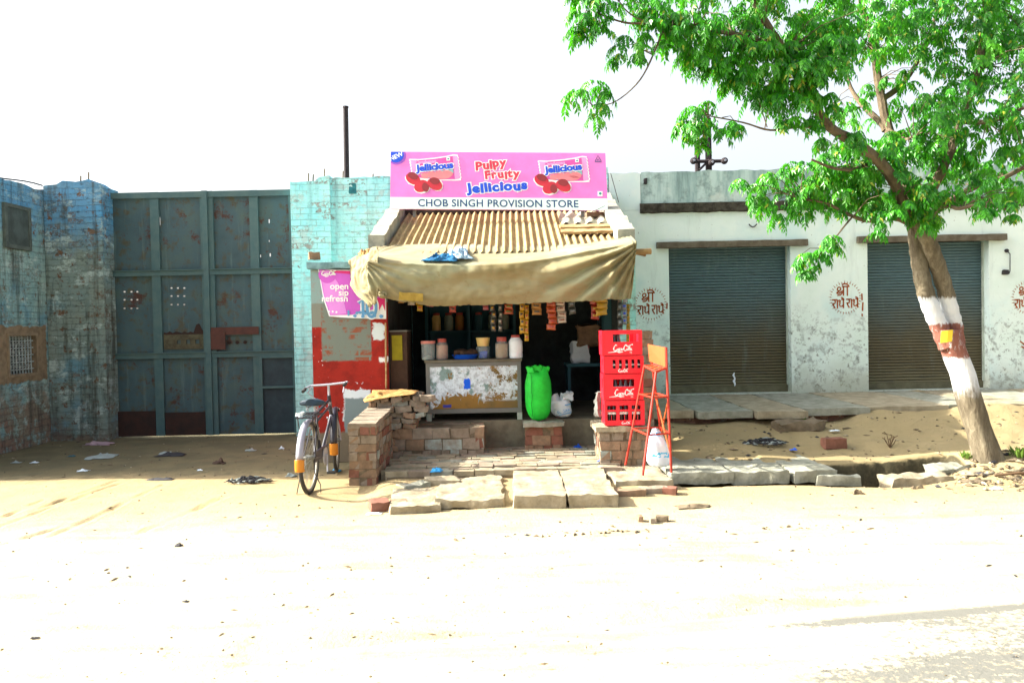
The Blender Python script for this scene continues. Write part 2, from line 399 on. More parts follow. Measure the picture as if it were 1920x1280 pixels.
m.bump(m.math('ADD', m.math('MULTIPLY', n2, .8), m.math('MULTIPLY', n3, .5)), .55, .03); M['earth'] = m.done(c)
m = Mat('sand blown asphalt', .95, .08); c, n2, n3 = sand_color(m); x, y, z = m.sep()
d = m.math('SUBTRACT', m.math('ADD', 4.05, m.math('MULTIPLY', x, .16)), y)      # distance in from the edge
wear = m.math('ADD', m.math('MULTIPLY', m.math('SUBTRACT', m.noise(1.2, 4, .6, m.map((.35, 1.6, 1), rot=(0, 0, -.16))), .5), 1.8), m.math('MULTIPLY', d, .30))
wear = m.math('ADD', wear, m.math('MULTIPLY', m.math('SUBTRACT', m.noise(26, 4, .75), .5), 1.5))
wear = m.math('ADD', wear, m.math('MULTIPLY', m.step(x, -1.2, 2.6), .52))
band = m.math('SUBTRACT', m.math('ABSOLUTE', m.math('SUBTRACT', d, .1)), .03)
wear = m.math('ADD', wear, m.math('MULTIPLY', m.math('MULTIPLY', m.step(band, .05, -.02), m.step(x, .4, 2.2)), .5))
c = m.mix(m.math('MULTIPLY', m.step(wear, .50, .74), m.step(d, -.02, .08)), c, C('686862'))
m.bump(m.math('ADD', n2, m.math('MULTIPLY', n3, .8)), .4, .015); M['road'] = m.done(c)
M['stone'] = simple('weathered sandstone', C('9f9680'), C('827862'), 7, .95, .9, 28)
M['stone_grey'] = simple('grey stone slab', C('96978a'), C('77786a'), 7, .95, .9, 28)
M['brick_a'] = simple('weathered brick', C('8f765f'), C('766350'), 9, .95, .6, 40)
M['brick_b'] = simple('pale grey brick', C('8f8272'), C('786c5d'), 9, .95, .6, 40)
M['brick_c'] = simple('red brick', C('84594a'), C('6e4c3e'), 9, .95, .6, 40)
M['brick_paint'] = simple('brick with pale paint', C('9aa69e'), C('857d70'), 9, .95, .5, 40)
M['mortar'] = simple('dirt mortar', C('776a57'), C('615645'), 9, .97, .6, 40)
BR = ['brick_a', 'brick_b', 'brick_c', 'brick_paint']
M['shop_floor'] = simple('dusty cement', C('77715f'), C('5f5a4c'), 6, .95, .4)
M['shop_inside'] = simple('shade darkened plaster', C('3f4a4c'), C('2c3032'), 3, .95, .3)  # interior shade put into the colour of the shop's inner walls
M['gable'] = simple('cement gable', C('a3a294'), C('7d8078'), 6, .95, .7, 20)
M['timber'] = simple('sun bleached timber', C('b4956a'), C('8a6f4b'), 4, .85, .5, 20, stretch=(1, 6, 6))
M['dark_timber'] = simple('dark brown timber', C('4a372a'), C('3a2b22'), 5, .8, .4, 25)
# --- red wall of the shop front (object coordinates: x from the shop centre, z from the ground)
def red_wall():
    m = Mat('red painted cracked plaster', .85, .25); x, y, z = m.sep()
    n2 = m.noise(7, 6, .72); n3 = m.noise(35, 4, .7)
    c = m.mix(m.step(n2, .4, .7), C('96261c'), C('7e2018'))
    c = m.mix(m.math('MULTIPLY', m.step(m.noise(26, 3, .5), .68, .72), m.step(m.noise(3, 2, .5), .45, .6)), c, C('dfe6ea'))
    br = m.brick(.25, .09, .012)
    cem = m.mix(m.math('MULTIPLY', m.step(m.noise(6, 6, .75), .47, .60), m.step(br[1], .8, .1)), C('6f7a72'), C('84503c'))
    c = m.mix(m.boxmask(-2.27, -1.68, 1.21, 2.2, .02, .012), c, cem)
    c = m.mix(m.boxmask(-2.5, -2.265, 1.62, 1.92, .03, .01), c, C('7a7f76'))
    c = m.mix(m.boxmask(-2.5, -1.3, 1.9, 2.6, .01, .01), c, m.mix(.5, cem, C('8fb4b8')))
    c = m.mix(m.boxmask(-2.03, -1.70, .50, .86, .06, .01), c, C('d4dfe6'))
    c = m.mix(m.boxmask(-2.02, -1.30, -.5, .76, .035, .012), c, C('75868a'))
    c = m.mix(m.boxmask(-2.6, -1.30, -.5, .36, .05, .02), c, C('6f6656'))
    c = m.mix(m.boxmask(-1.66, -1.52, 1.45, 1.66, .09, .01), c, C('c4d2d6'))
    c = m.mix(m.boxmask(-1.60, -1.49, 1.18, 1.24, .07, .01), c, C('d8dfe0'))
    m.bump(m.math('ADD', n2, n3), .35, .012)
    return m.done(c)
M['red_wall'] = red_wall()
# --- roof sheets, cloth
M['tin'] = simple('sun bleached corrugated sheet', C('ab9364'), C('86714c'), 6, .75, .2, 30, stretch=(4, .6, 1))
M['asbestos'] = simple('grey cement sheet', C('c2bca8'), C('a29c88'), 7, .95, .4)
m = Mat('dirty khaki canvas', .9, .1); n1 = m.noise(1.6, 5, .6, m.map((.6, 1, 2))); n2 = m.noise(9, 6, .7)
c = m.ramp(n1, [(.3, C('766a46')), (.47, C('887f60')), (.6, C('8b8d72')), (.75, C('7b6d4c'))])
c = m.mix(m.math('MULTIPLY', m.step(n2, .55, .72), .4), c, C('6a5934'))
m.bump(m.noise(160, 2, .5), .12, .004); M['tarp'] = m.done(c)
m.b.inputs['Sheen Weight'].default_value = .1
M['blue_cloth'] = simple('blue patterned cloth', C('1f6f9e'), C('0e3f63'), 30, .85, .3)
M['pale_cloth'] = simple('pale net cloth', C('b9cdd6'), C('3f6a8a'), 60, .85, .3)
M['tan_cloth'] = simple('tan sackcloth', C('a9814f'), C('93703f'), 12, .9, .4)
# --- plain paints for letters, plastic and so on
def flat(n, c, rough=.55, spec=.35, var=.1):
    M[n] = simple(n.replace('_', ' '), c, tuple(q * (1 - var) for q in c), 6, rough, .05, 60, spec=spec)
flat('sign_pink', C('e67ecb'), .45); flat('sign_white', C('dff1ee'), .45); flat('ink_blue', C('1f4fd0')); flat('ink_navy', C('2a4a78'))
flat('ink_red', C('cf3a52')); flat('ink_white', C('f2f4f4')); flat('ink_violet', C('9a58c4')); flat('wrap_pink', C('d455a6')); flat('wrap_light', C('e39ad2'))
flat('berry', C('c22f3f')); flat('berry_dark', C('8a2f35')); flat('ink_teal', C('2f8f88')); flat('wrap_teal', C('86b4b8')); flat('berry_pale', C('e8828a'))
flat('poster', C('c45ac8'), .4); flat('poster_red', C('cf2a78'), .4); flat('poster_light', C('d88ae0'), .4); flat('poster_white', C('e6eef4'), .4); flat('poster_blue', C('5f9ccc'), .4)
flat('crate_red', C('e0162c'), .4, .5, .08); flat('chair_red', C('b8301c'), .5, .4, .25); flat('chair_orange', C('b4552a'), .6, .3, .15)
flat('emblem', C('a05024'), .9, .1, .35); flat('lime', C('20c838'), .6, .3, .3); flat('bag_white', C('d5e2ea'), .6); flat('bag_blue', C('3aa0dc'), .6)
flat('amber', C('b87410'), .4, .5); flat('chrome', C('a0a4b0'), .3, .8); flat('bike_black', (.018, .018, .03), .35, .5); flat('bike_purple', C('8c8c98'), .35, .6); flat('rubber', (.035, .035, .035), .85)
flat('rim_metal', C('77746a'), .5, .5); flat('saddle', C('1d3140'), .6); flat('blue_plastic', C('1a5ad0'), .4); flat('yellow_green', C('98901e'), .6, .2, .3); flat('notice', C('f2d23a'), .7)
flat('steel_grey', C('6a6c68'), .6); flat('tin_gold', C('d8bc74'), .35, .6); flat('lid_red', C('a2493f'), .5); flat('lid_pink', C('c07a70'), .5)
flat('jar_nuts', C('9a7038'), .6, .3, .35); flat('jar_white', C('dfeaf0'), .35, .5); flat('jar_pale', C('8f9f90'), .5, .3, .3); flat('jar_orange', C('b87a58'), .5, .3, .35)
flat('bottle', (.025, .012, .012), .12, .6); flat('bottle_blue', C('2a5f9a'), .3); flat('sachet_orange', C('a84c22'), .3, .6, .3); flat('sachet_yellow', C('b08a18'), .3, .6, .3); flat('sachet_white', C('b0a698'), .3, .6, .3)
flat('sachet_dark', C('3f4440'), .3, .6, .3); flat('sachet_pink', C('90505f'), .3, .6, .2); flat('sachet_green', C('50701f'), .3, .6, .3); flat('sachet_red', C('962c1a'), .3, .6, .3); flat('sachet_silver', C('7d8b95'), .25, .7, .4)
flat('shelf_blue', C('2c5a66'), .7); flat('pole_dark', C('2a2226'), .8); flat('litter_black', (.03, .03, .035), .8); flat('litter_grey', C('8f9a98'), .8); flat('litter_pink', C('a08890'), .8)
flat('twig', C('5a4632'), .9); flat('weed', C('5a7a2a'), .8); flat('pebble', C('6f6350'), .95, .1, .4)
# counter front with torn posters
m = Mat('counter board with torn posters', .8, .2); x, y, z = m.sep(); n1 = m.noise(4.2, 7, .72, None, 1.2); n2 = m.noise(2.1, 3, .5); n3 = m.noise(18, 5, .7)
base = m.mix(m.step(n2, .4, .6), C('8a6a34'), C('6a5a38'))
base = m.mix(m.math('MULTIPLY', m.step(n3, .55, .7), .4), base, C('4a4028'))
zz = m.math('ADD', z, m.math('MULTIPLY', m.math('SUBTRACT', n1, .5), 1.1))
xm = m.step(m.math('ADD', x, m.math('MULTIPLY', m.math('SUBTRACT', n1, .5), .8)), .22, .14)
paper = m.math('MULTIPLY', m.math('MULTIPLY', m.step(n1, .405, .425), m.step(zz, .27, .29)), xm)
paper = m.math('MAXIMUM', paper, m.math('MULTIPLY', m.math('MULTIPLY', m.step(m.noise(9, 7, .75), .46, .49), m.step(z, .22, .26)), m.step(x, .05, .12)))
pc = m.mix(m.step(n3, .42, .62), C('cfdde6'), C('a9b4bc'))
pc = m.mix(m.math('MULTIPLY', m.step(m.noise(5, 5, .6, m.map(loc=(5, 5, 5))), .56, .62), .8), pc, C('5f7f78'))
c = m.mix(paper, base, pc)
c = m.mix(m.boxmask(-.12, -.04, .38, .50, .05, .006), c, C('1d5fe0'))
c = m.mix(m.boxmask(-.38, -.28, .16, .195, .01, .006), c, C('3a3f9a'))
m.bump(paper, .4, .004); M['counter'] = m.done(c)
# bark with painted bands (z from the ground)
m = Mat('bark with road safety bands', .95, .1); x, y, z = m.sep(); n1 = m.noise(3, 6, .7, m.map((3, 3, .8))); n2 = m.noise(16, 5, .7, m.map((2, 2, .6)))
c = m.ramp(n1, [(.3, C('4a4438')), (.5, C('6a6252')), (.7, C('908874'))])
c = m.mix(m.math('MULTIPLY', m.step(n2, .52, .68), .5), c, C('463c30'))
zz = m.math('ADD', z, m.math('MULTIPLY', m.math('SUBTRACT', n2, .5), .12))
zf = m.math('ADD', z, m.math('MULTIPLY', m.math('SUBTRACT', n2, .5), .35))
c = m.mix(m.math('MULTIPLY', m.math('MULTIPLY', m.step(zf, .76, 1.0), m.step(zz, 1.80, 1.76)), .92), c, C('d9dde0'))
band_ = m.math('MULTIPLY', m.math('MULTIPLY', m.step(zz, 1.17, 1.19), m.step(zz, 1.53, 1.51)), m.step(n2, .70, .54))
c = m.mix(m.math('MULTIPLY', band_, .93), c, C('7e4430'))
m.bump(m.math('ADD', n1, n2), .7, .03); M['bark'] = m.done(c)
M['limb'] = simple('dark bark', C('4f4436'), C('6f624e'), 6, .95, .6, 30, stretch=(2, 2, .7))
# leaves
def leaf_mat(name, a, b):
    m = Mat(name, .38, .5); oi = m.n('NewGeometry'); rnd = oi.outputs['Random Per Island']
    c = m.mix(rnd, a, b); c = m.mix(m.math('MULTIPLY', m.step(m.noise(2.3, 3, .6), .48, .66), .5), c, C('5fa81a')); c = m.mix(m.math('MULTIPLY', m.step(rnd, .95, .97), .8), c, C('a8a83a'))
    c = m.mix(m.math('MULTIPLY', m.step(m.noise(3.1, 3, .6, m.map(loc=(5, 1, 3))), .56, .66), .6), c, C('0a4a1c')); m.set(m.b.inputs['Base Color'], c)
    tr = m.n('BsdfTranslucent'); m.set(tr.inputs['Color'], m.mix(.5, c, tuple(min(1, q * 1.7) for q in b)))
    mx = m.n('MixShader'); mx.inputs[0].default_value = .34
    m.t.links.new(m.b.outputs[0], mx.inputs[1]); m.t.links.new(tr.outputs[0], mx.inputs[2])
    m.t.links.new(mx.outputs[0], m.t.nodes['Material Output'].inputs['Surface']); return m.m
M['leaf'] = leaf_mat('green leaflets', C('0d5619'), C('4aa616'))
# clear jars
m = Mat('clear jar glass', .08, .5); g = m.n('BsdfTransparent'); g.inputs[0].default_value = (.9, .95, .95, 1); mx = m.n('MixShader'); mx.inputs[0].default_value = .22
m.b.inputs['Base Color'].default_value = (.7, .8, .8, 1)
m.t.links.new(g.outputs[0], mx.inputs[1]); m.t.links.new(m.b.outputs[0], mx.inputs[2]); m.t.links.new(mx.outputs[0], m.t.nodes['Material Output'].inputs['Surface']); M['glass'] = m.m
# ================================================================== THE GROUND
def sst(a, b, x):
    t = min(1, max(0, (x - a) / (b - a))); return t * t * (3 - 2 * t)
RUTS = [((95, 1005), (300, 912)), ((0, 985), (215, 912)), ((0, 1022), (120, 985)), ((60, 960), (215, 905)), ((255, 1000), (420, 930)), ((0, 972), (80, 940))]
RUTS = [(on(*a), on(*b)) for a, b in RUTS]
def ground_h(x, y):
    z = 0.018 * mnoise.noise(Vector((x * .8, y * .8, 0))) + 0.010 * mnoise.noise(Vector((x * 3, y * 3, 4)))
    fx = sst(1.35, 1.9, x)
    z += fx * (0.10 * sst(7.95, 8.4, y) + 0.22 * sst(8.4, 9.8, y) + sst(8.5, 8.9, y) * (.045 * mnoise.noise(Vector((x * 1.9, y * 2.1, 6))) + .018 * mnoise.noise(Vector((x * 6, y * 6, 6)))) + .10 * sst(9.2, 9.95, y) * max(0, .3 + mnoise.noise(Vector((x * 1.1 + 3, 2, 2)))) + .10 * sst(9.0, 9.9, y) * sst(3.7, 4.6, x))
    z += .055 * sst(-1.5, -1.2, x) * sst(1.5, 1.2, x) * sst(7.15, 7.5, y) * sst(9.4, 8.6, y)
    wob = .05 * mnoise.noise(Vector((x * 2.3, 0, 3))) + .02 * mnoise.noise(Vector((x * 9, 0, 3)))
    yn = 7.72 - .10 * sst(2.9, 3.6, x) + .40 * sst(3.7, 4.4, x) + wob * .6; yf = 8.24 + .10 * (x - 3.2) + wob * .8
    if x > 2.6: z += .03 * sst(8.1, 8.3, y) * sst(9.2, 8.4, y) - .03 * sst(7.3, 7.7, y) * sst(2.6, 3.2, x) * sst(4.4, 3.8, x)
    if x > 1.6 and y > 7.3 and y < 9:
        k = sst(yn - .02, yn + .07, y) * sst(yf + .05, yf - .04, y) * sst(1.6, 1.9, x) * sst(4.6, 4.35, x)
        z = z * (1 - k) + (-.42) * k
    z -= .07 * sst(4.35 + .16 * x, 4.0 + .16 * x, y)
    d = math.hypot((x - 5.0) / .75, (y - 8.05) / .42); z += .17 * math.exp(-d * d * 1.6)
    z += .05 * math.exp(-((x - 6.1) / 1.0) ** 2 - ((y - 7.9) / .5) ** 2)
    if x < -2.8 and 5.5 < y < 9:
        for a, b in RUTS:
            ab = (b - a).xy; t = ((Vector((x, y)) - a.xy).dot(ab)) / ab.length_squared
            if -.05 < t < 1.05:
                dd = ((Vector((x, y)) - a.xy) - ab * t).length + .02 * mnoise.noise(Vector((x * 6, y * 6, 1)))
                g_ = max(0, .55 + 1.3 * mnoise.noise(Vector((t * 5, a.x * 3, 2)))) * (1 if a.x > -5.2 else .8); z += g_ * (-.024 * math.exp(-(dd / .025) ** 2) + .007 * math.exp(-((dd - .05) / .025) ** 2))
    return z
def frange(a, b, s):
    n = int(round((b - a) / s)); return [a + (b - a) * i / n for i in range(n)]
gx = [-300, -120, -60, -30, -16, -11] + frange(-8.2, -6.9, .045) + frange(-6.9, -3.2, .028) + frange(-3.2, 8.2, .04) + [8.2, 11, 16, 30, 60, 120, 300]
gy = [-60, -20, -6, 0, 2, 3.2] + frange(4.0, 5.6, .045) + frange(5.6, 8.8, .03) + frange(8.8, 12.4, .045) + [12.4, 16, 22, 40, 80, 160, 400]
mb = MB(); nx = len(gx)
mb.v = [(x, y, ground_h(x, y) if -8.3 < x < 8.3 and 3.9 < y < 12.5 else 0.) for y in gy for x in gx]
mb.f = [(j * nx + i, j * nx + i + 1, (j + 1) * nx + i + 1, (j + 1) * nx + i) for j in range(len(gy) - 1) for i in range(nx - 1)]; mb.m = [0] * len(mb.f)
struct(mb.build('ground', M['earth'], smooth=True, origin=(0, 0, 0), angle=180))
# the sand-blown road the camera stands on
rx = [-60, -30, -15, -8] + frange(-6, 6, .25) + [6, 8, 15, 30, 60]
mb = MB(); yt = lambda x: 4.35 + .16 * max(-6, min(6, x))
mb.v = [(x, -5 + (yt(x) + 5) * j / 30, .006 - .05 * (j / 30) ** 24) for j in range(31) for x in rx]
mb.f = [(j * len(rx) + i, j * len(rx) + i + 1, (j + 1) * len(rx) + i + 1, (j + 1) * len(rx) + i) for j in range(30) for i in range(len(rx) - 1)]; mb.m = [0] * len(mb.f)
struct(mb.build('road', M['road'], smooth=True, origin=(0, 0, 0)))

# ================================================================== walls and gate on the left
def jag_wall(mb, x0, x1, y0, y1, z0, z1, axis='x', jit=.03, step=.12, zfun=None, seed=0):
    a0, a1 = (x0, x1) if axis == 'x' else (y0, y1); n = max(2, int((a1 - a0) / step)); b = len(mb.v); top = []
    for i in range(n + 1):
        a = a0 + (a1 - a0) * i / n; zt = (zfun(a) if zfun else z1) + jit * mnoise.noise(Vector((a * 5.1, seed * 3.3, z1))) + jit * .8 * mnoise.noise(Vector((a * 17, seed, 2)))
        top.append((a, zt))
    vs = []
    for a, zt in top:
        for (dd, zz) in ((0, z0), (0, zt), (1, zt + jit * .3 * mnoise.noise(Vector((a * 9, 5, seed)))), (1, z0)):
            vs.append((a, (y0, y1)[dd], zz) if axis == 'x' else ((x1, x0)[dd], a, zz))
    fs = []
    for i in range(n):
        q = i * 4
        for k in range(4): fs.append((q + k, q + (k + 1) % 4, q + 4 + (k + 1) % 4, q + 4 + k))
    fs += [(0, 1, 2, 3), (n * 4 + 3, n * 4 + 2, n * 4 + 1, n * 4)]
    mb.add(vs, fs)
WX = -6.88
t = thing('compound_wall', 'long blue grey brick wall running towards the road beside the gate', 'wall', (WX, 10.5, 0))
mb = MB(); ws = [(10.93, 11.56, 1.05, 1.58)]
# wall face with a real window opening, laid in the y-z plane
m2 = MB(); holes_sheet(m2, 8.97, 12.2, 0, 3.62, ws, 0, .25)
mb.add([(WX - v[1], v[0], v[2]) for v in m2.v], [f[::-1] for f in m2.f])
jag_wall(mb, WX - .26, WX + .004, 8.96, 12.2, 3.6, 3.73, 'y', .04, .11, seed=3)
mb.build('wall', M['side_wall'], t)
win = MB(); m2 = MB(); holes_sheet(m2, 10.89, 11.60, 1.01, 1.62, ws, 0, .02)
m3 = MB()
for v in m2.v: m3.v.append((WX + .014 - v[1] + .006 * mnoise.noise(Vector((v[0] * 4, v[2] * 4, 1))), v[0] + .06 * mnoise.noise(Vector((v[0] * 3, v[2] * 5, 7))) * (1 if False else 0), v[2] + .06 * mnoise.noise(Vector((v[0] * 3, v[2] * 3, 9))) * (1 if False else 0)))
m3.f = [f[::-1] for f in m2.f]; m3.m = m2.m
fr = m3.build('window', M['cement'], t)
mb = MB()
for i in range(9):
    y = 10.97 + i * .068; mb.tube([(WX - .05, y, 1.05), (WX - .05, y, 1.58)], .011, 6)
for i in range(5):
    z = 1.11 + i * .1; mb.tube([(WX - .045, 10.93, z), (WX - .045, 11.56, z)], .009, 6)
    for k in range(8):
        yy = 11.0 + k * .068; mb.tube([(WX - .044 + .012 * math.sin(a), yy + .02 * math.cos(a), z + .05 + .02 * math.sin(a)) for a in [q * math.pi / 4 for q in range(8)]], .005, 4, closed=True)
mb.build('grille', simple('pale painted iron', C('a8b4b2'), C('6f7a78'), 20, .6), fr)
mb = MB(); mb.box(WX - .24, WX - .2, 10.9, 11.6, 1.0, 1.62); mb.build('pane', M['dark_void'], fr)
mb = MB(); mb.box(WX + .003, WX + .03, 10.93, 11.43, 2.83, 3.36); sp = mb.build('shutter_panel', simple('grey wooden shutter', C('4d5a58'), C('3c4644'), 5, .8, .3), t)
mb = MB()
for (a, b, c, d) in ((10.88, 10.94, 2.79, 3.40), (11.42, 11.48, 2.79, 3.40), (10.94, 11.42, 3.35, 3.40), (10.94, 11.42, 2.79, 2.84)): mb.box(WX + .004, WX + .042, a, b, c, d)
mb.build('frame', simple('weathered shutter frame', C('5d6862'), C('444d4a'), 6, .9), sp)
tag(MB.build((lambda q: (q.tube([(WX - .1, 9.6 + i * .22, 3.80 + .10 * math.cos(i * .55) * (1 - i / 14)) for i in range(12)], .012, 5), q)[1])(MB()), 'cable', M['black_iron']), 'black cable sagging along the top of the blue grey wall', 'cable')

t = thing('gate_pillar', 'weathered brick gate pillar with blue paint between side wall and gate', 'pillar', (-6.43, 12.0, 0))
mb = MB(); jag_wall(mb, -6.87, -6.01, 11.85, 12.35, 0, 3.78, 'x', .05, .09, lambda a: 3.78 + (.05 if -6.6 < a < -6.2 else 0), 1); mb.build('brick_shaft', M['pillar'], t)
mb = MB(); jag_wall(mb, -6.22, -6.0, 11.81, 11.853, 0, 3.80, 'x', .05, .08, None, 2); mb.build('corner_strip', M['pillar'], t)
for x, h in ((-6.4, .12), (-6.28, .17)): mb = MB(); mb.tube([(x, 12.0, 3.75), (x + .01, 12.0, 3.83 + h)], .012, 5); mb.build('reinforcing_bar', M['limb'], t)

t = thing('metal_gate', 'tall rusty teal double gate of sheet steel in the wall', 'gate', (-4.6, 12.15, 0))
def px_hole(px, py, wd=.03, h=.022): p = at(px, py, 12.18); return (p.x - wd / 2, p.x + wd / 2, p.z - h / 2, p.z + h / 2)
hl = [px_hole(x, y) for x in (234, 247, 258) for y in (547, 562, 578)] + [px_hole(x, y) for x in (322, 334, 346) for y in (540, 555, 571)] + [px_hole(300, 415, .015, .12)]
hr = [px_hole(395, 366, .05, .04), px_hole(393, 380, .022, .2), px_hole(393, 404, .03, .16), px_hole(398, 420, .06, .10), px_hole(503, 358, .03, .03), px_hole(472, 432, .012, .05), px_hole(505, 415, .014, .06), px_hole(507, 478, .02, .05), px_hole(489, 480, .012, .04), px_hole(505, 452, .01, .03), px_hole(543, 383, .012, .02)]
for nm, x0, x1, hh in (('l', -6.13, -4.60, hl), ('r', -4.57, -3.26, hr)):
    mb = MB(); holes_sheet(mb, x0, x1, .02, 3.70, hh, 12.17, .006); lf = mb.build('leaf', M['gate'], t)
    xm = -5.37 if nm == 'l' else -3.87
    if nm == 'l': q = MB(); q.box(-4.635, -4.555, 12.09, 12.123, .02, 3.71); q.build('cover_strip', M['gate_frame'], lf)
    mb = MB()
    for (a, b) in ((x0, x0 + .09), (xm - .06, xm + .07), (x1 - .075, x1)): mb.box(a, b, 12.125, 12.168, .02, 3.71)
    for z in (2.49, 1.24, 3.66): mb.box(x0 + .002, x1 - .002, 12.11, 12.124, z - .045, z + .045)
    for z in (2.49, 1.24): mb.box(x0 + .002, x1 - .002, 12.085, 12.109, z + .03, z + .042)
    mb.build('frame', M['gate_frame'], lf)
    if nm == 'l':
        for xa, xb, zt in ((-6.04, -5.44, .40), (-5.29, -4.68, .37)): mb = MB(); mb.box(xa, xb, 12.13, 12.168, .02, zt); mb.build('kick_plate', M['gate_rust'], lf)
        a, b = at(308, 655, 12.16), at(385, 626, 12.16); mb = MB()
        holes_sheet(mb, a.x, b.x, a.z, b.z, [(a.x + .2 + k * .14, a.x + .26 + k * .14, a.z + .08, a.z + .14) for k in range(3)], 12.15, .012); mb.build('patch_plate', simple('corroded plate', C('585744'), C('3f3a2c'), 9, .8, .4), lf)
        # torn upper lip of the plate
        mb = MB(); mb.poly([(a.x, b.z)] + [(a.x + (b.x - a.x) * i / 14, b.z + .02 + .05 * random.random() + (.12 if i in (11, 12) else 0)) for i in range(15)] + [(b.x, b.z)], 12.16, .006); mb.build('rust_edge', M['gate_rust'], lf)
    else:
        a, b = at(398, 628, 12.16), at(487, 612, 12.16); mb = MB(); mb.box(a.x, b.x, 12.10, 12.11, a.z, b.z); mb.box(a.x, a.x + .22, 12.09, 12.10, a.z - .22, a.z + .05); mb.build('latch_plate', simple('rust red plate', C('54342c'), C('432c27'), 7, .7), lf)
        a = at(430, 642, 12.16)
        for k in range(3): mb = MB(); mb.lathe([(.0, -.012), (.028, -.01), (.028, 0)], (a.x + k * .12, 12.165, a.z), 8, 'Y'); mb.build('bolt', M['gate_rust'], lf)
        a, b = at(497, 812, 12.16), at(560, 672, 12.16)
        mb = MB(); mb.box(a.x, b.x + .06, 12.14, 12.15, .03, 1.17); wd = mb.build('wicket_door', simple('dark steel wicket', C('2f4148'), C('26343c'), 4, .6, .2), t)
        mb = MB()
        for (x0_, x1_, z0_, z1_) in ((a.x - .05, a.x, .03, 1.2), (a.x, -3.27, .71, .745), (a.x, -3.27, 1.17, 1.20)): mb.box(x0_, x1_, 12.10, 12.138, z0_, z1_)
        mb.build('frame', M['gate_frame'], wd)

# ------------------------------------------------------------------ turquoise wall behind the shop
t = thing('turquoise_wall', 'peeling turquoise brick wall with raised pillar behind the sign', 'wall', (-1, 12.1, 0))
mb = MB(); jag_wall(mb, -2.67, 1.49, 12.02, 12.3, 0, 3.86, 'x', .03, .1, lambda a: 3.86 + .02 * (a + 2), 5); mb.build('wall', M['cyan_wall'], t)
mb = MB(); jag_wall(mb, -3.25, -2.665, 11.93, 12.35, 0, 3.80, 'x', .035, .07, lambda a: 3.79 + (.06 if a > -2.85 else 0), 6); mb.build('pillar', M['cyan_wall'], t)
for x, h in ((-3.02, .08), (-2.95, .06), (-2.78, .14), (-2.5, .1), (-2.05, .05)): mb = MB(); mb.tube([(x, 12.1, 3.78), (x + .01, 12.1, 3.86 + h)], .011, 5); mb.build('reinforcing_bar', M['limb'], t)
mb = MB(); mb.rbox((-2.34, 12.02, 3.68), (.11, .012, .15), (3, 1, 4), .015, 20); mb.build('hole_patch', simple('deep teal hole', C('1f5f68'), C('2f7f86'), 12), t)

# ================================================================== white shop row on the right
t = thing('shop_row', 'long low white plastered shop building with two closed roller shutters', 'building', (5.5, 12.5, 0))
S1, S2 = (2.37, 4.19, .5, 2.74), (5.345, 7.165, .5, 2.74)
mb = MB(); holes_sheet(mb, 1.5, 11.5, .0, 3.27, [S1, S2], 12.0, .28)
mb.box(11.25, 11.5, 12.29, 18, 0, 3.27); mb.box(1.52, 1.75, 12.31, 18, 0, 3.27); mb.box(1.52, 11.5, 17.8, 18, 0, 3.25); wall = mb.build('wall', M['plaster'], t)
mb = MB(); mb.box(1.5, 11.5, 12.3, 18.1, 3.28, 3.42); mb.build('roof', M['cornice'], t)
mb = MB(); jag_wall(mb, 1.97, 11.5, 12.01, 12.25, 3.36, 3.84, 'x', .02, .1, lambda a: 3.84 + .0 * a, 8); mb.build('parapet', M['parapet'], t)
mb = MB(); jag_wall(mb, 1.50, 1.965, 12.005, 12.25, 3.275, 3.83, 'x', .02, .1, None, 9); mb.build('parapet', M['plaster'], t)
mb = MB()
n = 160
vs = []; fs = []
for i in range(n + 1):
    x = 1.95 + (11.5 - 1.95) * i / n
    a = .014 * mnoise.noise(Vector((x * 4, 1, 1))) + .012 * mnoise.noise(Vector((x * 15, 1, 1))); b = .012 * mnoise.noise(Vector((x * 5, 7, 1))) + .014 * mnoise.noise(Vector((x * 19, 7, 1)))
    vs += [(x, 11.95 + a, 3.235 + b), (x, 11.94 + a, 3.36 + b * .6), (x, 12.0, 3.37), (x, 12.0, 3.22 + b)]
for i in range(n):
    q = i * 4
    for k in range(4): fs.append((q + k, q + 4 + k, q + 4 + (k + 1) % 4, q + (k + 1) % 4))
mb.add(vs, fs + [(0, 1, 2, 3), (n * 4 + 3, n * 4 + 2, n * 4 + 1, n * 4)]); mb.build('cornice', M['cornice'], t)
for (x0, x1, z0, z1) in ((2.185, 4.44, 2.69, 2.785), (5.18, 7.40, 2.71, 2.81)):
    mb = MB(); mb.rbox(((x0 + x1) / 2, 11.985, (z0 + z1) / 2), (x1 - x0, .13, z1 - z0), (24, 2, 2), .007, 5, seed=x0); mb.build('lintel', M['lintel'], t)
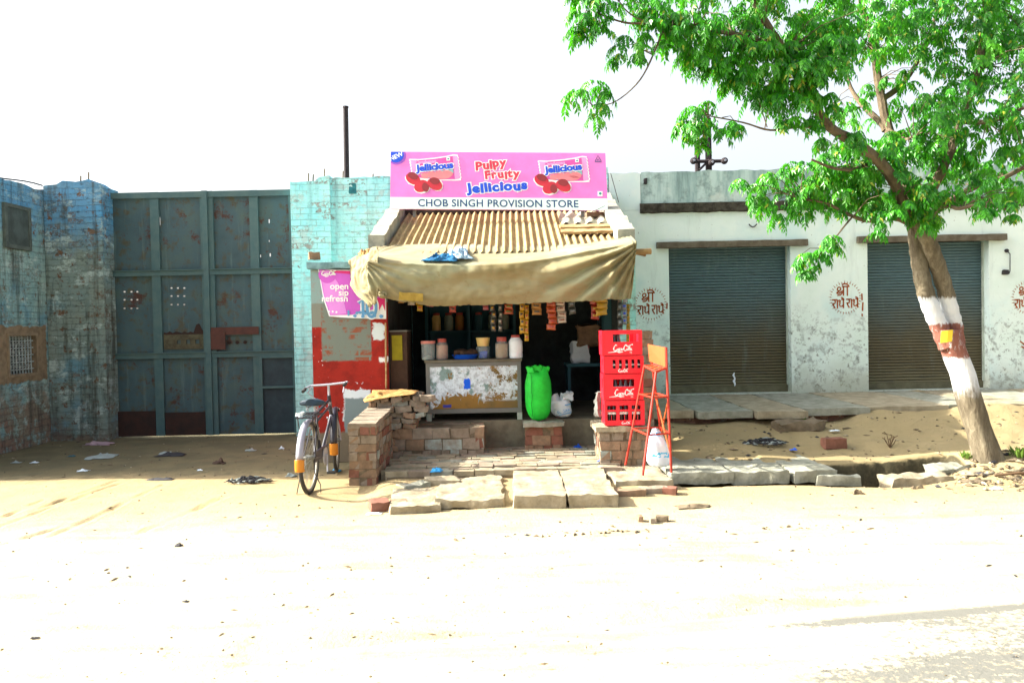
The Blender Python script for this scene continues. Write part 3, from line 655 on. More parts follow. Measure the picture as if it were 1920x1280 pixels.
for k, (x0, x1, z0, z1) in enumerate((S1, S2)):
    mb = MB(); nn = 50; Y = 12.20; dz = (2.72 - .5) / nn
    prof = []
    for i in range(nn):
        z = .5 + i * dz
        prof += [(0.0, z), (-.017, z + dz * .25), (-.021, z + dz * .55), (-.015, z + dz * .85), (.006, z + dz * .93)]
    prof.append((0, 2.72))
    cols = 12; vs = []; fs = []
    for (o, z) in prof:
        for c in range(cols + 1):
            x = x0 + .002 + (x1 - x0 - .004) * c / cols
            vs.append((x, Y + o + .006 * mnoise.noise(Vector((x * 1.3, z * 2.5, k))), z))
    for i in range(len(prof) - 1):
        for c in range(cols): fs.append((i * (cols + 1) + c, i * (cols + 1) + c + 1, (i + 1) * (cols + 1) + c + 1, (i + 1) * (cols + 1) + c))
    mb.add(vs, fs); sh = mb.build('roller_shutter', M['shutter'], t, smooth=True, angle=50)
    mb = MB(); mb.box(x0 + .003, x1 - .003, 12.165, 12.185, .502, .60); mb.build('bottom_bar', simple('dusty shutter bar', C('6a6650'), C('55523f'), 8, .8), sh)
    for xa in (x0 + .001, x1 - .02):
        mb = MB(); mb.box(xa, xa + .019, 12.13, 12.165, .61, 2.70); mb.build('guide_rail', M['jamb'], sh)
    if k == 0:
        mb = MB(); p = at(1376, 714, 12.19); mb.stroke([(p.x + .006, p.z + .13), (p.x - .012, p.z + .09), (p.x + .012, p.z + .04), (p.x - .006, p.z), (p.x + .014, p.z - .05), (p.x - .004, p.z - .10)], [.012, .03, .022, .04, .02, .012], 12.172)
        mb.build('paint_splash', M['poster_white'], sh)
# painted emblems: rays round four hand-painted words
def emblem(cx, cz):
    mb = MB(); K = .258 / 300.
    Tm = lambda q: [(cx + (x - 515) * K, cz - (y - 735) * K) for x, y in q]
    rr = random.Random(3)
    for i in range(34):
        a = 2 * math.pi * i / 34 + .05; r0, r1 = 246, 246 + (58 if i % 2 else 40); wv = .032
        mb.poly(Tm([(515 + r0 * math.cos(a - wv), 735 + r0 * 1.02 * math.sin(a - wv)), (515 + r0 * math.cos(a + wv), 735 + r0 * 1.02 * math.sin(a + wv)), (515 + r1 * math.cos(a + .01), 735 + r1 * 1.02 * math.sin(a + .01))]), 11.997, .0015)
    S = [[(455, 538), (590, 538)], [(458, 512), (490, 492), (530, 492), (562, 510), (578, 538)], [(483, 538), (483, 698)], [(550, 538), (550, 700)],
         [(398, 612), (376, 595), (380, 562), (405, 546), (432, 558), (436, 585), (418, 608), (380, 632), (362, 655)], [(362, 655), (405, 655), (445, 628), (482, 612)], [(375, 690), (425, 684), (470, 640)],
         ]
    for ox, oy in ((0, 0), (247, -6)):
        S += [[(a + ox, b + oy) for a, b in q] for q in ([(280, 768), (375, 766)], [(325, 770), (341, 800), (328, 830), (292, 842)], [(292, 822), (305, 862), (335, 916)], [(375, 766), (375, 920)],
              [(396, 796), (408, 772), (427, 782), (420, 806), (404, 812), (424, 822), (410, 852), (424, 882), (452, 882), (478, 858)], [(442, 762), (497, 762)], [(480, 762), (480, 916)], [(440, 728), (470, 738), (486, 760)])]
    for q in S: mb.stroke(Tm(q), .020, 11.9965)
    return mb.build('painted_emblem', M['emblem'], t)
emblem(2.089, 1.867); emblem(5.008, 1.902); emblem(7.74, 1.85)
for q in ([(5.255, 1.96), (5.258, 1.86)], [(5.27, 1.83), (5.262, 1.70)], [(5.255, 1.66), (5.258, 1.62)], [(2.335, 1.88), (2.33, 1.79)], [(7.62, 1.20), (7.70, 1.14), (7.74, 1.17)], [(7.64, 1.12), (7.72, 1.08)]): mb = MB(); mb.stroke(q, .022, 11.9965); mb.build('paint_mark', M['emblem'], t)
mb = MB(); p = at(1888, 470, 11.98); mb.lathe([(0, -.02), (.028, -.018), (.028, .01)], (p.x, 11.99, p.z), 8, 'Y'); mb.tube([(p.x, 11.98, p.z), (p.x + .04, 11.97, p.z - .05), (p.x + .045, 11.98, p.z - .3), (p.x + .03, 11.98, p.z - .34)], .007, 5)
p = at(1886, 510, 11.98); mb.box(p.x - .045, p.x + .03, 11.96, 11.998, p.z - .035, p.z + .03, .008); mb.build('wall_switch', M['black_iron'], t)
p = at(1412, 420, 11.97); mb = MB(); mb.tube([(p.x - .06 + .12 * i / 8, 11.975, p.z - .045 * math.sin(math.pi * i / 8)) for i in range(9)], .009, 5); mb.build('hook', M['black_iron'], t)
p = at(1210, 340, 12); mb = MB(); mb.rbox((p.x, 12.0, p.z), (.05, .02, .08), (3, 1, 3), .012, 20); mb.build('hole_patch', M['black_iron'], t)

# raised walkway of flagstones along the shutters and its brick plinth
tag(MB.build((lambda q: (q.box(1.55, 11.5, 9.98, 11.98, -.2, .395), q)[1])(MB()), 'plinth_wall', M['bare_brick'], origin=(5, 10, 0)), 'low dirty brick plinth carrying the flagstones below the shutters', 'plinth')
FL = [(1.62, 2.24, 9.86, 'nearest the red crates, in shade'), (2.25, 2.93, 9.74, 'with a thick overhanging lip, in shade'), (2.94, 3.56, 9.62, 'sticking out farthest towards the dirt bank'), (3.57, 4.42, 9.86, 'below the white pier between the shutters'), (4.43, 5.42, 9.92, 'half in shade, half in sun'), (5.43, 5.98, 9.96, 'sunlit, behind the leaning trunk'), (5.99, 6.55, 9.90, 'sunlit, right of the leaning trunk'), (6.56, 7.3, 9.97, 'at the right end of the walkway')]
for i, (x0, x1, y0, lab) in enumerate(FL):
    mb = MB(); y1 = 12.0; mb.rbox(((x0 + x1) / 2, (y0 + y1) / 2, .445), (x1 - x0 - .006, y1 - y0, .095), (8, 16, 2), .011, 4, seed=i + 1)
    tag(mb.build('flagstone', M['stone_grey' if i % 2 else 'stone'], smooth=True, angle=50), 'grey walkway flagstone ' + lab, 'flagstone', 'flagstones of the raised walkway')
mb = MB(); mb.rbox((9.4, 10.98, .445), (4.1, 2.0, .095), (8, 8, 2), .011, 4, seed=77); tag(mb.build('flagstone', M['stone']), 'long walkway flagstone beyond the others', 'flagstone', 'flagstones of the raised walkway')
# ================================================================== the provision store
SL = .342
roofz = lambda y: 2.47 + (y - 9.4) * SL
t = shop = thing('provision_store', 'small open fronted provision store with sloping corrugated roof and red wall', 'shop', (0, 9.6, 0))
mb = MB(); mb.box(-1.5, 1.29, 9.62, 11.98, .0, .452, .0); mb.build('floor', M['shop_floor'], t)
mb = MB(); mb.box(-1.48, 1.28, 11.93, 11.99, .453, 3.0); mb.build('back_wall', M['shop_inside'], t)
mb = MB(); jag_wall(mb, -1.70, -1.51, 9.62, 11.99, 0, 2.7, 'y', .035, .08, lambda y: roofz(y) + .16, 3); mb.build('side_wall', M['gable'], t)
mb = MB(); jag_wall(mb, 1.295, 1.5, 9.62, 11.99, 2.36, 2.7, 'y', .05, .08, lambda y: roofz(y) + .17, 4); mb.build('gable_top', M['gable'], t)
mb = MB(); mb.box(1.297, 1.498, 9.625, 11.985, 0, 2.365); mb.build('side_wall', M['cyan_wall'], t)
for xa in (1.28, -1.497): mb = MB(); mb.box(xa, xa + .014, 9.64, 11.9, .46, 2.4); mb.build('shade_lining', M['shop_inside'], t)  # dark sheets inside the side walls, coloured for the shade in the shop
mb = MB(); mb.box(-2.385, -1.485, 9.55, 9.617, 0, 2.30); mb.box(-2.385, -2.15, 9.62, 11.92, 0, 2.30); mb.build('front_wall', M['red_wall'], t)
mb = MB(); mb.rbox((-1.96, 9.60, 2.345), (.92, .22, .08), (14, 3, 2), .012, 6, seed=4); mb.build('ledge', simple('blue grey cement ledge', C('7fa6ae'), C('5d7d84'), 8, .9, .5), t)
mb = MB()
def roof(u, v):
    x = -1.495 + 2.785 * u; y = 9.30 + 2.3 * v
    return (x, y, roofz(y) + .021 * math.sin(2 * math.pi * x / .0865) + .012 * mnoise.noise(Vector((x * 2, y * 2, 0))))
mb.grid(roof, 360, 10); mb.build('roof', M['tin'], t, smooth=True, angle=180)
mb = MB(); mb.rbox((-.1, 11.72, 3.2), (2.78, .22, .34), (20, 2, 3), .02, 5); mb.build('shadow_strip', M['cornice'], t)  # dark strip standing in for the shadow between sign and roof
mb = MB(); mb.tube([(-1.75, 9.42, 2.36), (1.66, 9.44, 2.43)], .035, 8); mb.build('roof_beam', M['timber'], t); mb = MB(); mb.tube([(-1.48, 10.4, roofz(10.4) - .07), (1.29, 10.4, roofz(10.4) - .07)], .04, 8); mb.build('roof_beam', M['timber'], t)
mb = MB(); mb.tube([at(723, 605, 9.53), at(724, 728, 9.53)], .012, 6); mb.build('corner_strip', M['timber'], t)
# things lying on the roof
mb = MB()
def asb(u, v):
    x = .69 + .62 * u; y = 10.55 + .75 * v
    return (x + .02 * math.sin(9 * v), y, roofz(y) + .045 + .022 * math.sin(2 * math.pi * (x * .97 - y * .15) / .15) + .01 * mnoise.noise(Vector((x * 9, y * 9, 1))))
mb.grid(asb, 40, 16); b = len(mb.v); mb.grid(lambda u, v: tuple(Vector(asb(u, v)) - Vector((0, 0, .012))), 40, 16); mb.f[-640:] = [f[::-1] for f in mb.f[-640:]]
tag(mb.build('cement_sheet', M['asbestos'], smooth=True, angle=180), 'pale wavy cement sheet lying over the corrugated roof', 'roof sheet')
for i, (y, lab) in enumerate(((10.38, 'upper bleached timber plank across the corrugated roof'), (10.12, 'lower bleached timber plank across the corrugated roof'))):
    mb = MB(); mb.rbox((.97, y, roofz(y) + .045), (.66, .17, .03), (16, 3, 1), .012, 7, Matrix.Rotation(math.atan(SL), 3, 'X') @ rz(.01), seed=i); tag(mb.build('plank', M['timber']), lab, 'plank', 'planks on the roof')
mb = MB(); p = at(1115, 404, 11.0); mb.rbox((p.x, 11.0, p.z + .01), (.24, .11, .07), (5, 3, 2), .008, 12, rz(.1), seed=9); tag(mb.build('brick', M['brick_a']), 'brick weighing down the wavy sheet under the sign', 'brick')
mb = MB(); p = at(589, 480, 9.6); mb.rbox((p.x, 9.6, p.z), (.13, .11, .085), (4, 3, 3), .014, 12, rz(.4), seed=2); tag(mb.build('brick', M['brick_a']), 'broken brick lying on the ledge above the red wall', 'brick')
mb = MB(); mb.rbox((1.43, 9.52, 2.44), (.36, .10, .035), (6, 2, 1), .01, 8, Matrix.Rotation(.25, 3, 'Y'), seed=3); tag(mb.build('plank', M['timber']), 'short timber board poking out beside the awning corner', 'plank', 'planks on the roof')

# ------------------------------------------------------------------ sign board
SX0, SW, SHh = -1.612, 2.945, .81
def sg(px, py):
    """photo pixel on the board -> board coordinates (u right, v up from the board's foot)"""
    k = (py - 283 - (px - 732) * 3 / 401) / 110.5; wl = 732 - 4 * k; wr = 1133 + 4 * k
    return ((px - wl) / (wr - wl) * SW, (1 - k) * SHh)
def board(mb, dy=0.):
    tl = 0.0268
    out = []
    for (x, y, z) in mb.v:
        X = SX0 + x + z * .0; v = z - SHh
        out.append((SX0 + x + v * .02 * 0 + (v * -.0) , 11.03 + v * -.0 + y - (SHh - z) * .22 + 0, 4.005 + v - x * tl))
    mb.v = out
t = thing('sign_board', 'pink sweet advertising board lettered CHOB SINGH PROVISION STORE above the roof', 'sign board', (-.15, 11.0, 3.15))
mb = MB(); mb.box(0, SW, 0, .05, 0, SHh); board(mb); bd = mb.build('board', M['sign_pink'], t)
def art(name, mat, fn):
    mb = MB(); fn(mb); board(mb); return mb.build(name, M[mat], bd)
P_ = lambda pts: [sg(*q) for q in pts]
art('name_strip', 'sign_white', lambda b: b.poly([(.002, .002), (SW - .002, .002), (SW - .002, .165), (.002, .165)], -.003))
u, v = sg(931, 390)
art('shop_name', 'ink_navy', lambda b: b.text('CHOB SINGH PROVISION STORE', u, .040, -.0055, .142, 0, .0022, sx=1.0, space=1.05))
def fit_text(b, body, px0, px1, y, **k): pass
def clip(pts): return [(max(.003, min(SW - .003, a)), max(.003, min(SHh - .003, c))) for a, c in pts]
circ = lambda cx, cy, r, n=28: [(cx + r * math.cos(2 * math.pi * i / n), cy + r * math.sin(2 * math.pi * i / n)) for i in range(n)]
art('badge_ring', 'ink_violet', lambda b: b.poly(clip(P_(circ(742, 290, 18.5))), -.003))
art('badge', 'ink_blue', lambda b: b.poly(clip(P_(circ(741, 289, 15.5))), -.0048))
u, v = sg(743.5, 296); art('badge_lettering', 'ink_white', lambda b: b.text('NEW', u, v, -.0065, .085, .44, .002))
def bubbly(px, py, body, sz, rot, seed, kern=0., colr='ink_red', nm='slogan', dyj=.012, sxx=1.05, off=.006):
    rr = random.Random(seed); W = []
    m0 = MB()
    for ch in body: W.append(m0.text(ch, 0, 0, 0, sz, 0, off, 'LEFT', sxx))
    tot = sum(W) + kern * (len(body) - 1); u0, v0 = sg(px, py); cr, sr = math.cos(rot), math.sin(rot)
    for mat, o, yy in (('ink_white', off + .011, -.0036), (colr, off, -.0056)):
        def draw(b, rr=random.Random(seed)):
            x = -tot / 2
            for ch, wv in zip(body, W):
                dj = rr.uniform(-dyj, dyj); rj = rr.uniform(-.10, .10)
                b.text(ch, u0 + x * cr - dj * sr, v0 + x * sr + dj * cr, yy, sz, rot + rj, o, 'LEFT', sxx); x += wv + kern
        art(nm + ('_outline' if mat == 'ink_white' else ''), mat, draw)
bubbly(919, 315, 'Pulpy', .165, .13, 4, .010, off=.008)
bubbly(940, 335, 'Fruity', .155, .06, 5, .012, off=.008)
bubbly(931, 359, 'Jellicious', .172, .07, 6, .012, 'ink_blue', 'product_name', .01, 1.14, .010)
def wrapper(dx, dy):
    q = lambda pts: [sg(720 + x / 9.143 + dx, 280 + y / 9.143 + dy) for x, y in pts]
    zig = lambda x0, y0, x1, y1, n, a: [(x0 + (x1 - x0) * i / n + (a if i % 2 else -a), y0 + (y1 - y0) * i / n) for i in range(n + 1)]
    outer = [(425, 160), (600, 165), (850, 140), (1050, 110), (1180, 80), (1255, 88)] + zig(1262, 110, 1308, 510, 14, 8) + [(1300, 540), (1200, 545), (960, 540), (990, 600), (985, 680), (950, 720), (880, 728), (770, 680), (730, 740), (620, 775), (530, 750), (490, 700), (500, 640), (400, 600), (345, 520), (340, 480), (400, 420)] + zig(455, 390, 425, 180, 8, 8)
    art('wrapper_outline', 'ink_white', lambda b: b.poly(q(outer), -.003))
    inn = [(440, 175), (600, 182), (850, 158), (1060, 126), (1180, 98), (1245, 104)] + zig(1250, 120, 1290, 505, 14, 6) + [(1200, 525), (940, 525), (700, 500), (470, 440)] + zig(468, 400, 445, 190, 8, 6)
    art('wrapper', 'wrap_light', lambda b: b.poly(q(inn), -.0042))
    art('wrapper_middle', 'wrap_pink', lambda b: b.poly(q([(540, 185), (850, 160), (1060, 130), (1165, 105), (1195, 515), (940, 520), (640, 500), (545, 480)]), -.0054))
    art('wrapper_shade', 'wrap_teal', lambda b: b.poly(q([(610, 420), (800, 400), (1080, 350), (1165, 330), (1180, 400), (1100, 470), (900, 500), (640, 495)]), -.0066))
    def fr(b):
        for cx, cy, rx, ry in ((690, 455, 70, 50), (800, 440, 80, 60), (930, 440, 90, 65), (1060, 425, 105, 60), (980, 470, 150, 45)): b.poly(q([(cx + rx * math.cos(a * .42), cy + ry * math.sin(a * .42)) for a in range(15)]), -.0078 - .0004 * random.random())
    art('sweet_picture', 'berry_pale', fr)
    def bl(b):
        for i, (cx, cy, rx, ry, an) in enumerate(((480, 510, 130, 95, .5), (620, 640, 130, 100, -.5), (850, 610, 135, 95, .45))):
            b.poly(q([(cx + rx * math.cos(a) * math.cos(an) - ry * math.sin(a) * math.sin(an), cy + rx * math.cos(a) * math.sin(an) + ry * math.sin(a) * math.cos(an)) for a in [k * 2 * math.pi / 20 for k in range(20)]]), -.0092 - .0006 * i)
    art('strawberry', 'berry', bl)
    def bd_(b):
        for i, (cx, cy, rx, ry, an) in enumerate(((480, 460, 90, 60, .4), (690, 660, 60, 80, -.2), (850, 550, 90, 60, .2))):
            b.poly(q([(cx + rx * math.cos(a) * math.cos(an) - ry * math.sin(a) * math.sin(an) + random.uniform(-6, 6), cy + rx * math.cos(a) * math.sin(an) + ry * math.sin(a) * math.cos(an)) for a in [k * 2 * math.pi / 18 for k in range(18)]]), -.0112 - .0006 * i)
    art('strawberry_top', 'berry_dark', bd_)
    c = sg(720 + 865 / 9.143 + dx, 280 + 350 / 9.143 + dy)
    art('wrapper_name_outline', 'ink_white', lambda b: b.text('Jellicious', c[0], c[1], -.0082, .128, .11, .017, sx=1.12))
    art('wrapper_name', 'ink_blue', lambda b: b.text('Jellicious', c[0], c[1], -.0124, .128, .11, .006, sx=1.12))
    c2 = sg(720 + 700 / 9.143 + dx, 280 + 238 / 9.143 + dy)
    art('wrapper_brand', 'wrap_light', lambda b: b.text('Candyman', c2[0], c2[1], -.0075, .062, .08, .004, sx=1.1, shear=.25))
    art('food_mark', 'ink_white', lambda b: b.poly(q([(1060, 135), (1120, 130), (1122, 188), (1062, 192)]), -.0075))
    art('food_mark_dot', 'ink_teal', lambda b: b.poly(q([(1075, 150), (1105, 148), (1106, 172), (1076, 174)]), -.009))
wrapper(0, 0); wrapper(240.6, 3.2)
art('food_mark', 'ink_white', lambda b: b.poly(P_([(1118, 360), (1127, 360), (1127, 369.5), (1118, 369.5)]), -.003))
art('food_mark_dot', 'ink_teal', lambda b: b.poly(P_(circ(1122.6, 364.4, 2.6, 12)), -.0045))
def tri(b):
    for s_ in ([(1113.5, 302), (1119, 291), (1125, 302)], [(1117, 302), (1119, 297.5), (1121.5, 302)], [(1113, 303.5), (1125.5, 303.5)]): b.stroke(P_(s_), .011, -.004)
art('maker_mark', 'ink_navy', tri)
mb = MB(); mb.box(.3, .34, .052, .10, -.10, SHh); mb.box(SW - .36, SW - .32, .052, .10, -.08, SHh); board(mb); mb.build('support_post', M['steel_grey'], t)
mb = MB(); a = at(1113, 385, 10.87); mb.tube([at(1134, 386, 10.8), at(1122, 392, 10.82), at(1108, 398, 10.86)], .004, 4); tag(mb.build('wire', M['black_iron']), 'thin wire hanging across the lower right corner of the sign', 'wire')
mb = MB(); mb.tube([at(1145, 325, 11.9), at(1152, 350, 11.9), at(1160, 380, 11.9)], .006, 4); tag(mb.build('wire', M['black_iron']), 'dark wire down the white parapet beside the pink sign', 'wire')

# ------------------------------------------------------------------ poster on the red wall
t = thing('drink_poster', 'magenta drink poster lettered open sip refresh 10 on the red wall', 'poster', (-1.95, 9.53, 1.7))
PY = 9.535
pw = lambda px, py: (at(px, py, PY).x, at(px, py, PY).z)
pp = lambda pts: [pw(*q) for q in pts]
def part(name, mat, fn, par=t):
    mb = MB(); fn(mb); return mb.build(name, M[mat], par)
sheet = part('sheet', 'poster_white', lambda b: b.poly(pp([(596, 503), (630, 506), (690, 506), (724, 500), (724, 598), (680, 597), (640, 595), (617, 593), (606, 560)]), PY, .002))
part('magenta_field', 'poster', lambda b: b.poly(pp([(598, 504.5), (630, 507.5), (690, 507.5), (722, 503), (722, 560), (700, 580), (660, 590), (619, 591), (608, 558)]), PY - .003), sheet)
part('light_field', 'poster_light', lambda b: b.poly(pp([(600, 506), (618, 507), (640, 540), (650, 588), (620, 590), (609, 557)]), PY - .0045), sheet)
part('red_field', 'poster_red', lambda b: (b.poly(pp([(618, 507), (690, 508), (722, 503), (722, 515), (660, 514), (625, 511)]), PY - .0045), b.poly(pp([(705, 560), (722, 555), (722, 583), (717, 570), (711, 582)]), PY - .0045)), sheet)
part('roundel', 'poster', lambda b: b.poly(pp(circ(614, 514, 17, 24)[0:13] + [(598, 510)]), PY - .006), sheet)
COLA = [[(.20, .30), (.14, .335), (.07, .27), (.02, .14), (.05, .04), (.12, .03), (.21, .11)], [(.25, .145), (.215, .11), (.235, .05), (.275, .06), (.285, .11), (.25, .145)], [(.375, .13), (.335, .15), (.30, .10), (.32, .045), (.375, .065)],
        [(.45, .14), (.41, .14), (.395, .08), (.42, .045), (.455, .10), (.455, .14), (.455, .05), (.49, .06)], [(.49, .10), (.53, .105)], [(.72, .28), (.655, .335), (.57, .26), (.535, .12), (.565, .03), (.63, .03), (.70, .10)],
        [(.735, .145), (.70, .11), (.715, .05), (.755, .06), (.765, .11), (.735, .145)], [(.80, .05), (.80, .2), (.83, .31), (.85, .25), (.81, .1), (.815, .045), (.85, .07)], [(.91, .14), (.87, .14), (.855, .08), (.88, .045), (.915, .10), (.92, .14), (.92, .05), (.96, .07)], [(.62, .30), (.75, .24), (.9, .32), (1.0, .34)], [(.13, .02), (.3, -.05), (.5, -.03)]]
def cola(b, x0, z0, wd, y, st=.05):
    for q in COLA: b.stroke([(x0 + a * wd, z0 + c * wd) for a, c in q], [wd * st * (.6 + .8 * (i % 2)) for i in range(len(q))], y)
a = pw(603, 517); part('drink_lettering', 'ink_white', lambda b: cola(b, a[0], a[1], .175, PY - .0075, .06), sheet)
def words(b):
    for wd, px, py, s_ in (('open', 654, 542, .105), ('sip', 654, 554, .105), ('refresh', 653, 565, .105)):
        x, z = pw(px, py); b.text(wd, x, z, PY - .0065, s_, -.02, .002, 'RIGHT', 1.05)
part('slogan', 'ink_white', words, sheet)
def figs(b, wd, y):
    b.stroke([pw(673, 569), pw(680, 562), pw(681, 578), pw(681, 594)], wd, y); b.stroke([pw(697 + 8.5 * math.cos(a), 577 + 17 * math.sin(a)) for a in [i * math.pi / 12 for i in range(25)]], wd, y)
part('price_outline', 'poster_white', lambda b: figs(b, .068, PY - .007), sheet); part('price', 'poster_blue', lambda b: figs(b, .036, PY - .009), sheet)
part('ice_splash', 'poster_blue', lambda b: [b.poly([(px_ + random.uniform(.01, .03) * math.cos(k), pz_ + .02 * math.sin(k)) for k in range(6)], PY - .011 - .0002 * i) for i, (px_, pz_) in enumerate([pw(random.uniform(652, 716), random.uniform(584, 594)) for _ in range(16)])], sheet)
part('small_icon', 'ink_white', lambda b: [b.poly([(q[0] + .012 * math.cos(k * .8), q[1] + .012 * math.sin(k * .8)) for k in range(8)], PY - .0065) for q in pp([(617, 584), (624, 584), (631, 585)])], sheet)

# ------------------------------------------------------------------ awning
t = aw = thing('tarpaulin', 'dirty khaki tarpaulin slung along the front edge of the shop roof', 'awning', (0, 9.1, 1.8))
PR = [(0, 10.0, 0), (.10, 9.62, .0), (.20, 9.30, .0), (.30, 9.06, .0), (.36, 8.97, .0), (.6, 8.95, 0), (1., 8.99, 0)]
def tp(u, v):
    x = -1.60 + 3.06 * u
    # heights along the width: upper edge, crease, foot
    zt = 2.585 + .02 * math.sin(u * 7) + .05 * max(0, (u - .8) / .2) ** 2 - .02 * math.sin(math.pi * u)
    zc = 2.335 - .065 * math.sin(math.pi * min(1, u * 1.25)) + .16 * max(0, (u - .45) / .55) ** 2
    zb = 1.822 + .155 * max(0, 1 - u / .28) ** 1.6 + .045 * u * u
    yc = 8.96
    if v < .35:
        k = v / .35; y = 9.75 - (9.75 - yc) * k ** .9; z = zt + (zc - zt) * k ** 1.15
    else:
        k = (v - .35) / .65; y = yc - .035 * math.sin(k * math.pi) + .05 * k; z = zc + (zb - zc) * k
    # slack folds: swags that fan out of the right-hand corner, small ones from the left tie
    a = math.atan2(2.52 - z, 1.52 - x + .02); r = math.hypot(2.52 - z, 1.52 - x)
    f = .045 * math.sin(a * 30 + 1.2 * math.sin(r * 1.5)) * math.exp(-((r - .45) / .85) ** 2) * min(1, r * 3)
    f = .75 * f + .038 * (.5 - abs(math.sin(a * 13 + .9 * math.sin(r * 2.2)))) * math.exp(-((r - .6) / .9) ** 2)
    a2 = math.atan2(z - 2.36, x + 1.66); f += .016 * math.sin(a2 * 26) * math.exp(-((x + 1.5) / .6) ** 2)
    f += .034 * math.sin(z * 22 - x * 1.8 + 1.3 * math.sin(x * 1.3)) * sst(.18, .5, v) * math.sin(math.pi * min(1, max(0, u))) * (1 - .5 * v)
    f += .05 * math.exp(-((x - 1.12) / .05) ** 2) * sst(.45, .6, v) * -1.2
    f += .03 * mnoise.noise(Vector((x * 1.7, z * 3, 2))) + .030 * (.3 - abs(mnoise.noise(Vector((x * 2.6 + z, z * 6 - x, 5))))) + .010 * mnoise.noise(Vector((x * 11, z * 13, 5)))
    if v < .3: z += abs(f) * .35; y += f * .3
    else: y += f * min(1, .4 + v)
    if u > .985: y += .04
    if v > .97: z += .012 * mnoise.noise(Vector((x * 22, 3, 1))) + .012 * mnoise.noise(Vector((x * 5, 3, 7)))
    return (x - .035 * v * max(0, (u - .9) / .1) ** 2 * 3, y, z)
mb = MB(); mb.grid(tp, 220, 80); ob = mb.build('cloth', M['tarp'], t, smooth=True, angle=180)
sm = ob.modifiers.new('thickness', 'SOLIDIFY'); sm.thickness = .004
def te(u, v):
    # bunched end of the sheet, hanging round the left corner into the sun
    pin = sst(.45, 1, v); l = Vector((-1.90 + .30 * pin ** 1.5, 9.50 - .42 * pin, 0)); r_ = Vector((-1.47, 8.97, 0))
    p = l.lerp(r_, u); nrm = Vector((-.75, -.66, 0)); z = 2.50 - .10 * (1 - u) - (.56 + .03 * math.sin(5 * u)) * v + .02 * math.sin(9 * u)
    f = .055 * math.sin(math.pi * u) * math.sin(math.pi * min(1, v * 1.1)) + .07 * (.25 - abs(mnoise.noise(Vector((u * 5 + v, v * 2.2 - u * 2, 8))))) + .022 * mnoise.noise(Vector((u * 13, v * 8, 3)))
    q = p + nrm * f
    return (q.x, q.y, z + .05 * mnoise.noise(Vector((u * 4, v * 4, 1))))
mb = MB(); mb.grid(te, 60, 40); ob = mb.build('gathered_end', M['tarp'], t, smooth=True, angle=180)
sm = ob.modifiers.new('thickness', 'SOLIDIFY'); sm.thickness = .004
mb = MB(); p = at(718, 553, 8.93)
for k in range(7): mb.tube([(p.x + .035 * math.cos(a + k) , p.y + .03 * math.sin(a * 1.3 + k), p.z + .03 * math.sin(a + k * .7)) for a in [q * .7 for q in range(9)]], .013, 5, closed=True)
mb.build('tied_knot', M['tarp'], t)
mb = MB(); p = at(770, 556, 8.905); mb.rbox((p.x, 8.925, p.z), (.27, .008, .085), (10, 1, 4), .008, 12, Matrix.Rotation(.09, 3, 'Y')); mb.build('sewn_patch', simple('ochre patch', C('9a8238'), C('8a7434'), 9, .9), t)
mb = MB(); mb.tube([at(1180, 462, 9.38), at(1172, 490, 9.1), at(1166, 520, 9.02), at(1163, 556, 8.98)], .007, 5); mb.build('hem_rope', M['tarp'], t)
# cloths on the awning
def crumple(name, mat, pts, h, seed, label, cat, n=26, group=None, y0=None):
    """crumpled cloth lying on a sloping patch given by four corner points"""
    A, B, Cc, D = [Vector(p) for p in pts]
    def fn(u, v):
        p = A.lerp(B, u).lerp(D.lerp(Cc, u), v); e = min(1, 4 * min(u, 1 - u, v, 1 - v) + .1)
        k = mnoise.noise(Vector((u * 5, v * 5, seed))) + .6 * mnoise.noise(Vector((u * 13, v * 13, seed)))
        w_ = mnoise.noise_vector(Vector((u * 4, v * 4, seed + 9))) * (A - B).length * .09
        return tuple(p + Vector((w_.x, w_.y, 0)) + Vector((0, -.2 * h * e, h * (.5 + k) * e)))
    q = MB(); q.grid(fn, n, n); o = q.build(name, M[mat], smooth=True, angle=180); md = o.modifiers.new('thickness', 'SOLIDIFY'); md.thickness = .003
    return tag(o, label, cat, group)
crumple('cloth', 'blue_cloth', [at(790, 490, 9.0), at(856, 490, 8.98), at(862, 474, 9.25), at(812, 482, 9.15)], .05, 3, 'dark blue crumpled cloth on the tarpaulin', 'cloth')
crumple('cloth', 'pale_cloth', [at(838, 484, 9.05), at(888, 486, 9.05), at(872, 465, 9.4), at(842, 470, 9.35)], .06, 5, 'pale patterned cloth with blue spots on the tarpaulin', 'cloth')
crumple('cloth', 'tan_cloth', [at(668, 484, 9.35), at(696, 478, 9.3), at(698, 467, 9.5), at(672, 476, 9.5)], .05, 8, 'small orange tan cloth bundle on the awning end', 'cloth')
crumple('sackcloth', 'tan_cloth', [(-1.70, 9.02, .76), (-1.14, 9.10, .835), (-1.13, 9.48, .85), (-1.64, 9.48, .86)], .03, 11, 'tan sackcloth spread over the rubble wall top', 'cloth')
